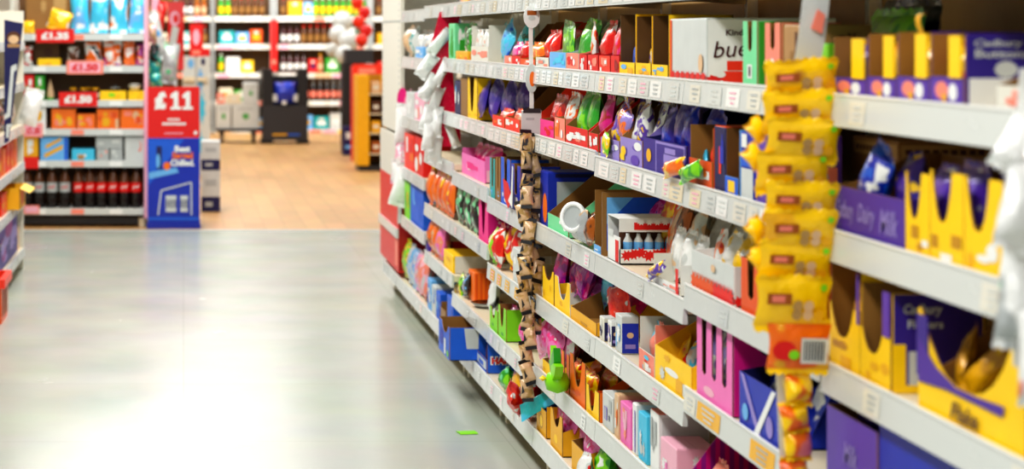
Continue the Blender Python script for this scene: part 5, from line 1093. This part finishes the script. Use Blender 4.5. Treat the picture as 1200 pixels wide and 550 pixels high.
# hanging goods and red banners behind the bin
YH = 17.6
o = thing('promo_banner', 'tall red hanging banner with white swirl on a slim pole', 'banner', (FX_(206, YH), YH, 0), 0)
MB().lathe([(0,0),(.12,0),(.12,.015),(.012,.02),(.012,1.9),(0,1.9)], seg=12).build('banner_pole', plastic('grey', .3), o)
b = MB(); za, zb = FZ(82, YH), FZ(2, YH); b.grid(lambda u, v: ((u-.5)*.145, -.02 + .012*math.sin(v*7), za + (zb-za)*v), 4, 14); bo = b.build('banner_cloth', card('red'), o)
it = [('e', -.01, za + (zb-za)*.75, .045, .07, 'palepink'), ('e', .0, za + (zb-za)*.75, .025, .04, 'red'), ('p', [(-.07, za+.02),(-.02, za+.1),(.03, za+.38),(-.03, za+.4),(-.06,za+.25)], 'lightgrey')]
art(o, 'front', -.036, it, 'white_swirl')
o = thing('promo_banner', 'shorter red banner right of the tall red one', 'banner', (FX_(230, 19.5), 19.5, 0), 0)
MB().lathe([(0,0),(.12,0),(.12,.015),(.012,.02),(.012,1.62),(0,1.62)], seg=12).build('banner_pole', plastic('grey', .3), o)
za, zb = FZ(66, 19.5), FZ(28, 19.5); MB().box(-.065, .065, -.02, -.014, za, zb).build('banner_cloth', card('red'), o); art(o, 'front', -.0215, [('e', 0, (za+zb)/2 + .03, .035, .08, 'palepink'), ('r', 0, za+.04, .04, .02, 'salmon')], 'banner_print')
o = thing('hanging_stand', 'slim stand of hanging packets between end display and red banner', 'display stand', (FX_(182, 16.4), 16.4, 0), 0)
MB().lathe([(0,0),(.1,0),(.1,.015),(.01,.02),(.01,1.85),(0,1.85)], seg=12).build('stand_pole', plastic('grey', .3), o); MB().box(-.03, .03, -.02, .0, 1.0, 1.84).build('stand_strip', plastic('palepink', .3), o)
for k, (px, py, m, w, h, ro, lab) in enumerate([(184, 40, fo('red','salmon','white', 14), .09, .28, 12, 'red and pink'), (192, 70, fo('lightgrey','white','sky', 12), .1, .42, -14, 'long white'), (181, 92, fo('teal','mint','hotpink', 14), .11, .17, 0, 'teal and pink'), (180, 72, fo('charcoal','teal','white', 12), .08, .14, 4, 'dark teal'), (197, 98, fo('grey','lightgrey','mint', 12), .14, .34, 6, 'pale grey'), (179, 50, fo('skin','palepink','brown', 12), .07, .16, 0, 'tan and pink'), (184, 103, fo('teal','mint','white'), .1, .13, -8, 'mint')]):
    bag((FX_(px, 16.3), 16.3 - .03*k, FZ(py, 16.3)), (0, R(ro), 0), w, h, .05, m, '%s packet hanging from the slim stand' % lab, seed=k % 4, name='hanging_packet')
# pale blue splash display behind
YS2 = 21.0
a, c = FX_(214, YS2), FX_(246, YS2)
o = thing('display_board', 'white display board with sky blue splashes behind the price sign', 'display stand', ((a+c)/2, YS2, 0), 0); w = c - a
MB().box(-w/2, w/2, 0, .3, 0, FZ(66, YS2)).build('board_body', plastic('lightgrey', .4), o)
art(o, 'front', -.001, [('s', -w*.2, 1.2, w*.16, .07, 'sky'), ('s', w*.15, 1.02, w*.14, .16, 'sky'), ('s', w*.2, .72, w*.16, .2, 'cyan'), ('s', -w*.15, .6, w*.15, .14, 'sky'), ('e', w*.25, 1.22, w*.08, .04, 'navy'), ('s', w*.1, .35, w*.2, .14, 'cyan')], 'blue_splashes')
MB().box(-w*.48, w*.4, -.04, -.002, 1.02 - .01, 1.06).build('board_ledge', 'cream', o)
o, w, h = ebox(224, 246, FZ(66, YS2) + .001, 57, 'red', 'red box lying on the white display board', Y=YS2, off=.02, cols=('salmon',), n=1)

# ================================================================== FAR DRINKS WALL
YW = 30.0
wz = [.05, .49, .92, 1.36, 1.79]
bays = [(-.95, .44), (.46, 1.36), (1.42, 2.85), (2.9, 4.3)]
rng = random.Random(11)
WN = ['lowest', 'second', 'third', 'fourth', 'top']
WB = ['left', 'mid-left', 'mid-right', 'right']
_WB = {}
def wbottle(kind, loc, label, grp):
    if kind not in _WB:
        c, cap, lab = kind
        o = thing('wine_bottle', label, 'bottle', loc, 0, grp)
        MB().lathe([(0,0),(.04,0),(.042,.01),(.042,.2),(.036,.225),(.016,.25),(.015,.31),(0,.31)], seg=10).build('bottle_body', plastic(c, .12), o, smooth=True)
        MB().lathe([(.0165,.27),(.0165,.315),(0,.315)], seg=8).build('bottle_cap', plastic(cap, .3), o); MB().lathe([(.0426,.06),(.0426,.16)], seg=10).build('bottle_label', lab, o)
        _WB[kind] = o
    else:
        o = copy_tree(_WB[kind]); o.location = loc; o['label'] = label; o['group'] = grp
    return o
kinds = [('coke','red','offwhite'), ('darkgreen','gold','cream'), ('wine','charcoal','white'), ('amber','gold','skin'), ('black','silver','salmon'), ('green','white','yellow'), ('brown','red','kraft')]
kn = ['dark', 'green', 'wine red', 'amber', 'black', 'bright green', 'brown']
for bi, (x0, x1) in enumerate(bays):
    o = thing('wall_shelving', 'tall %s bay of grey shelving on the far drinks wall' % WB[bi], 'shelving unit', ((x0+x1)/2, YW, 0), 0); w = x1 - x0
    MB().box(-w/2, w/2, .44, .46, 0, 2.15).build('back_panel', 'darkkraft', o)
    for sx in (-1, 1): MB().box(sx*w/2 - .02, sx*w/2 + .02, 0, .44, 0, 2.15).build('side_panel', plastic('grey', .4), o)
    for j, z in enumerate(wz):
        o = thing('wall_shelf', 'pale %s shelf in the %s bay of the far drinks wall' % (WN[j], WB[bi]), 'shelf', ((x0+x1)/2, YW, z), 0, 'far wall shelves')
        MB().box(-w/2 + .022, w/2 - .022, 0, .43, -.03, 0).build('shelf_panel', plastic('white', .4), o)
        MB().box(-w/2 + .022, w/2 - .022, -.012, -.001, -.07, .01).build('price_rail', plastic('offwhite', .3), o)
        q = -w/2 + .06; 
        while q < w/2 - .2:
            ww = rng.uniform(.1, .26); MB().box(q, q + ww, -.016, -.013, -.065, .004).build('price_ticket', plastic(rng.choice(['salmon','white','palepink','white','skin','yellow' if rng.random() < .3 else 'white']), .3), o); q += ww + rng.uniform(.0, .1)
        # goods
        if bi == 0 and j < 3: continue
        q = x0 + .09; k = 0; run = None
        while q < x1 - .08:
            if run is None or rng.random() < .3: run = rng.choice(range(7)) if rng.random() < .6 else 'box'
            if run == 'box':
                ww = rng.uniform(.12, .24)
                if q + ww > x1 - .04: break
                hb = rng.uniform(.16, .28); c = rng.choice(['orange','teal','yellow','white','red','sky','deeporange','lightgrey','green','cream','gold'])
                o2 = thing('packaged_box', '%s box on the %s shelf of the %s far bay, %s item along' % (c if c not in ('sky','teal') else c + ' blue', WN[j], WB[bi], ORD[k]), 'box', (q + ww/2, YW + .06, z + .001), 0, 'far wall boxes')
                carton_parts(o2, ww, .2, hb, c); art(o2, 'front', -.001, [('r', 0, hb*.5, ww*.3, hb*.16, rng.choice(['white','gold','navy'])), ('e', 0, hb*.8, ww*.2, hb*.1, 'offwhite')]); q += ww + .02
            else:
                wbottle(kinds[run], (q + .03, YW + .08, z + .001), '%s bottle on the %s shelf of the %s far bay, %s item along' % (kn[run], WN[j], WB[bi], ORD[k]), 'far wall bottles'); q += .105
            k += 1
for k, (py0, py1) in enumerate([(25, 82)]):
    o = thing('promo_banner', 'narrow red vertical banner between two far drinks bays', 'banner', (1.39, YW - .06, 0), 0)
    MB().box(-.05, .05, -.01, 0, .95, 1.75).build('banner_cloth', card('red'), o); MB().lathe([(0,0),(.012,0),(.012,1.8),(0,1.8)], cy=.01, seg=8).build('banner_pole', plastic('grey', .3), o)
    art(o, 'front', -.012, [('r', 0, 1.35, .035, .05, 'darkred'), ('r', 0, 1.1, .03, .03, 'salmon')], 'banner_print')
# white carton trolley
YT = 27.2
a, c = FX_(253, YT), FX_(305, YT); w = c - a
o = thing('stock_trolley', 'low black wheeled trolley under the white cartons', 'trolley', ((a+c)/2, YT, 0), 0)
MB().box(-w/2, w/2 + .018, 0, .5, .16, .2).build('trolley_deck', plastic('charcoal', .4), o); MB().tube([(w/2+.007,.25,.2),(w/2+.007,.25,1.02)], .008).build('trolley_handle', plastic('grey', .3), o)
for sx in (-1, 1):
    for y in (.08, .42):
        wl = MB(); wl.lathe([(0,-.02),(.07,-.02),(.07,.02),(0,.02)], seg=14); wo = wl.build('caster_wheel', plastic('black', .5), o, loc=(sx*w*.36, y, .07), rot=(0, R(90), 0)); MB().box(sx*w*.36 - .03, sx*w*.36 + .03, y-.02, y+.02, .1, .16).build('caster_fork', plastic('charcoal', .4), o)
for k, (p0, p1, za, y1, lab) in enumerate([(253, 271, .202, 122, 'left lower'), (272, 304, .202, 122, 'right lower'), (285, 303, None, 97, 'upper')]):
    z = za if za else FZ(122, YT) + .004; a, c = FX_(p0, YT), FX_(p1, YT); h = FZ(y1, YT) - z; ww = c - a - .008
    o = thing('stock_carton', '%s white carton with green print on the far trolley' % lab, 'box', ((a+c)/2, YT + .03, z), 0); carton_parts(o, ww, .4, h, 'lightgrey'); art(o, 'front', -.001, [('s', 0, h*.5, ww*.16, h*.16, 'green'), ('r', 0, h*.8, ww*.3, h*.03, 'grey')])
for k, (p0, p1, c_, lab) in enumerate([(254, 264, 'salmon', 'salmon'), (265, 283, 'cream', 'cream')]):
    z = FZ(122, YT) + .004; a, c = FX_(p0, YT), FX_(p1, YT); h = FZ(110, YT) - z
    o = thing('stock_carton', 'small %s carton on top of the white trolley cartons' % lab, 'box', ((a+c)/2, YT + .03, z), 0); carton_parts(o, c - a - .01, .3, h, c_); art(o, 'front', -.001, [('r', 0, h*.5, .03, h*.2, 'offwhite')])
# black display cart with blue goods
YD = 27.0
a, c = FX_(308, YD), FX_(361, YD); w = c - a; zt = FZ(81, YD)
o = thing('display_cart', 'black open display cart in front of the far drinks wall', 'cart', ((a+c)/2, YD, 0), 0)
MB().box(-w/2, w/2, 0, .5, .05, FZ(124, YD)).build('cart_body', plastic('charcoal', .5), o)
for sx in (-1, 1): MB().box(sx*w*.5 - (.14 if sx > 0 else 0), sx*w*.5 + (0 if sx > 0 else .14), 0, .5, FZ(124, YD), zt).build('cart_side', plastic('black', .5), o)
MB().box(-w/2, w/2, .48, .5, FZ(124, YD), zt - .1).build('cart_back', plastic('black', .5), o)
for sx in (-.4, .4): MB().box(sx*w - .08, sx*w + .08, .02, .48, 0, .05).build('cart_foot', plastic('black', .5), o)
art(o, 'front', -.001, [('r', -.08, .13, .1, .012, 'gold'), ('r', .12, .13, .08, .012, 'blue')], 'cart_label')
o = thing('cool_bag', 'deep blue bag slumped inside the black display cart', 'bag', ((a+c)/2 + .0, YD + .05, FZ(124, YD) + .002), 0)
pillow_mesh(w - .29, .36, .2, 2).build('bag_body', fo('royal','indigo','navy', 6), o, smooth=True); MB().lathe([(0,0),(.03,0),(.03,.05),(0,.05)], seg=8).build('white_tag', 'white', o, loc=(-.02,-.11,.02))
for k, sx in enumerate((-.5, .5)):
    MB().box(sx*(w-.34) - .03, sx*(w-.34) + .03, -.06, -.04, .06, .16).build('side_tag', 'lightgrey', o)

# ================================================================== RIGHT FAR STANDS
YG = 21.6
a, c = FX_(419, YG), FX_(452, YG); w = c - a; zt = FZ(88, YG)
o = thing('display_stand', 'golden cardboard stand with open side shelves', 'display stand', ((a+c)/2, YG, 0), 0)
MB().box(-w/2, -w/2 + .13, 0, .5, .06, zt).build('stand_front', card('gold'), o)
MB().box(-w/2 + .13, w/2, .46, .5, .06, zt).build('stand_back', card('mustard'), o); MB().box(w/2-.01, w/2, .0, .46, .06, zt).build('stand_side', card('gold'), o)
for k, py in enumerate((110, 133, 156, 180)): MB().box(-w/2 + .131, w/2 - .011, .0, .459, FZ(py, YG)-.015, FZ(py, YG)).build('stand_shelf', card('cream'), o)
MB().box(-w/2 + .02, w/2, .03, .5, 0, .06).build('stand_base', card('charcoal'), o)
for k, (py, c_) in enumerate([(110, 'skin'), (133, 'brown'), (156, 'gold'), (180, 'amber')]):
    o2 = thing('packaged_box', '%s box in the golden stand, %s shelf down' % (['tan','brown','gold','amber'][k], ORD[k]), 'box', (FX_(441, YG), YG + .03, FZ(py, YG) + .002), 0); carton_parts(o2, .1, .2, .13, c_); art(o2, 'front', -.001, [('r', 0, .07, .03, .02, 'offwhite')])
o = thing('display_stand', 'red fronted display stand behind the golden stand', 'display stand', (FX_(430, 23.2), 23.2, 0), 0); zr = FZ(78, 23.2)
MB().box(-.16, .2, 0, .4, 0, zr).build('stand_body', card('red'), o); MB().box(-.17, .21, -.02, -.002, zr - .14, zr + .03).build('stand_header', card('scarlet'), o); art(o, 'front', -.022, [('r', 0, zr-.05, .1, .03, 'salmon')], 'header_print')
MB().box(-.155, -.1, -.012, -.002, .3, zr-.2).build('pale_strip', 'palepink', o)
o = thing('display_tower', 'tall black display tower with a wide cap on the right', 'display stand', (FX_(414, 25.2), 25.2, 0), 0)
MB().box(-.13, .1, 0, .4, 0, FZ(74, 25.2)).build('tower_body', plastic('black', .5), o); MB().box(-.1, .26, -.02, .42, FZ(74, 25.2), FZ(58, 25.2)).build('tower_cap', plastic('charcoal', .5), o)
o = thing('packaged_box', 'dark blue box with white marks at the foot of the black tower', 'box', (FX_(408, 24.4), 24.4, 0), 0); hh = FZ(149, 24.4); carton_parts(o, .12, .3, hh, 'navy'); art(o, 'front', -.001, [('r', 0, hh*.7, .03, hh*.12, 'lightgrey'), ('r', 0, hh*.3, .035, hh*.06, 'sky')])
for k, (px, py, r) in enumerate([(424, 48, .085), (431, 37, .085), (424, 26, .085), (432, 15, .085), (425, 3, .085)]):
    Yb = 25.3; o = thing('party_balloon', 'red balloon in the cluster above the black tower, %s from the bottom' % ORD[k], 'balloon', (FX_(px, Yb) , Yb + .02 + .19*k, FZ(py, Yb) - r), 0, 'red balloons')
    MB().lathe([(0,0),(r*.3,r*.1),(r*.75,r*.5),(r,r*1.1),(r*.85,r*1.65),(r*.45,r*2.0),(0,r*2.1)], seg=14).build('balloon_skin', plastic('red' if k % 2 else 'scarlet', .15), o, smooth=True)
    MB().lathe([(.0,0),(.02,-.02),(0,-.018)], seg=8).build('balloon_knot', 'darkred', o); MB().tube([(0,0,-.018),(.0,.0,(min(-.03, FZ(58, 25.2) + .004 - o.location.z) if k < 2 else .01 - o.location.z))], .002).build('balloon_string', 'white', o)
for k, (px, py, r) in enumerate([(404, 66, .14), (411, 50, .15), (401, 42, .14), (408, 26, .15), (398, 60, .1)]):
    Yb = 26.4; o = thing('party_balloon', 'silvery white balloon left of the red ones, %s from the bottom' % ORD[k], 'balloon', (FX_(px, Yb), Yb + .32*k, FZ(py, Yb) - r), 0, 'white balloons')
    MB().lathe([(0,0),(r*.3,r*.1),(r*.75,r*.5),(r,r*1.1),(r*.85,r*1.65),(r*.45,r*2.0),(0,r*2.1)], seg=14).build('balloon_skin', plastic('lightgrey', .15), o, smooth=True)
    MB().lathe([(.0,0),(.02,-.02),(0,-.018)], seg=8).build('balloon_knot', 'grey', o); MB().tube([(0,0,-.018),(.0,.0,.01 - o.location.z)], .002).build('balloon_string', 'white', o)
# ================================================================== SETTLE: packs that press into a neighbour are squeezed until they sit clear of it
from mathutils.bvhtree import BVHTree
def settle():
    bpy.context.view_layer.update(); dg = bpy.context.evaluated_depsgraph_get()
    roots = [o for o in S.objects if o.parent is None and o.type in ('EMPTY', 'MESH') and 'kind' not in o]
    loc = {}
    def parts(r):
        out = []; st = [r]
        while st:
            q = st.pop(); st += list(q.children)
            if q.type == 'MESH': out.append(q)
        return out
    def rel(r):
        """geometry of a thing in the frame of its root"""
        vs, fs = [], []; inv = r.matrix_world.inverted()
        for q in parts(r):
            mw = inv @ q.matrix_world; n = len(vs); vs += [mw @ v.co for v in q.data.vertices]; fs += [tuple(n + i for i in p.vertices) for p in q.data.polygons]
        return vs, fs
    G = {}
    def geo(r):
        if r.name not in G:
            v, f = rel(r); G[r.name] = [v, f, None, None, None]
        return G[r.name]
    def world(r):
        g = geo(r)
        if g[2] is None:
            mw = r.matrix_basis; w = [mw @ v for v in g[0]]
            g[2] = BVHTree.FromPolygons(w, g[1])
            g[3] = [min(v[i] for v in w) for i in range(3)]; g[4] = [max(v[i] for v in w) for i in range(3)]
        return g
    soft = [r for r in roots if not r.name.startswith('hanging') and any(c.name.startswith(('bag_body', 'packet_body')) for c in r.children)]
    names = {r.name for r in soft}
    for r in roots: world(r)
    grid = {}
    for r in roots:
        g = G[r.name]
        for y in range(int(g[3][1] * 4) , int(g[4][1] * 4) + 1): grid.setdefault(y, set()).add(r.name)
    byn = {r.name: r for r in roots}
    fixed = set()
    for r in sorted(soft, key=lambda r: r.location.y):
        g = world(r); near = set()
        for y in range(int(g[3][1] * 4) - 1, int(g[4][1] * 4) + 2): near |= grid.get(y, set())
        near.discard(r.name)
        near = [n for n in near if n not in names or n in fixed]
        for it in range(9):
            g = world(r)
            hit = [n for n in near if all(G[n][3][i] < g[4][i] and G[n][4][i] > g[3][i] for i in range(3)) and g[2].overlap(world(byn[n])[2])]
            if not hit: break
            vx = [.985, .93, .995]
            r.scale = (r.scale[0] * vx[0], r.scale[1] * max(vx[1], .8), r.scale[2] * vx[2])
            # ease away from what it presses on
            c = Vector([(g[3][i] + g[4][i]) / 2 for i in range(3)]); mv = Vector((0, 0, 0))
            for n in hit:
                h = G[n]
                if n in fixed:
                    d = c - Vector([(h[3][i] + h[4][i]) / 2 for i in range(3)])
                    if d.length > 1e-4: mv += d.normalized() * .006
                elif n.startswith(('gondola_shelf', 'display_shelf')): mv.z += .004 if h[4][2] < c.z else -.009
            r.location = Vector(r.location) + mv
            bpy.context.view_layer.update()
            G[r.name][2] = None
        fixed.add(r.name)
settle()
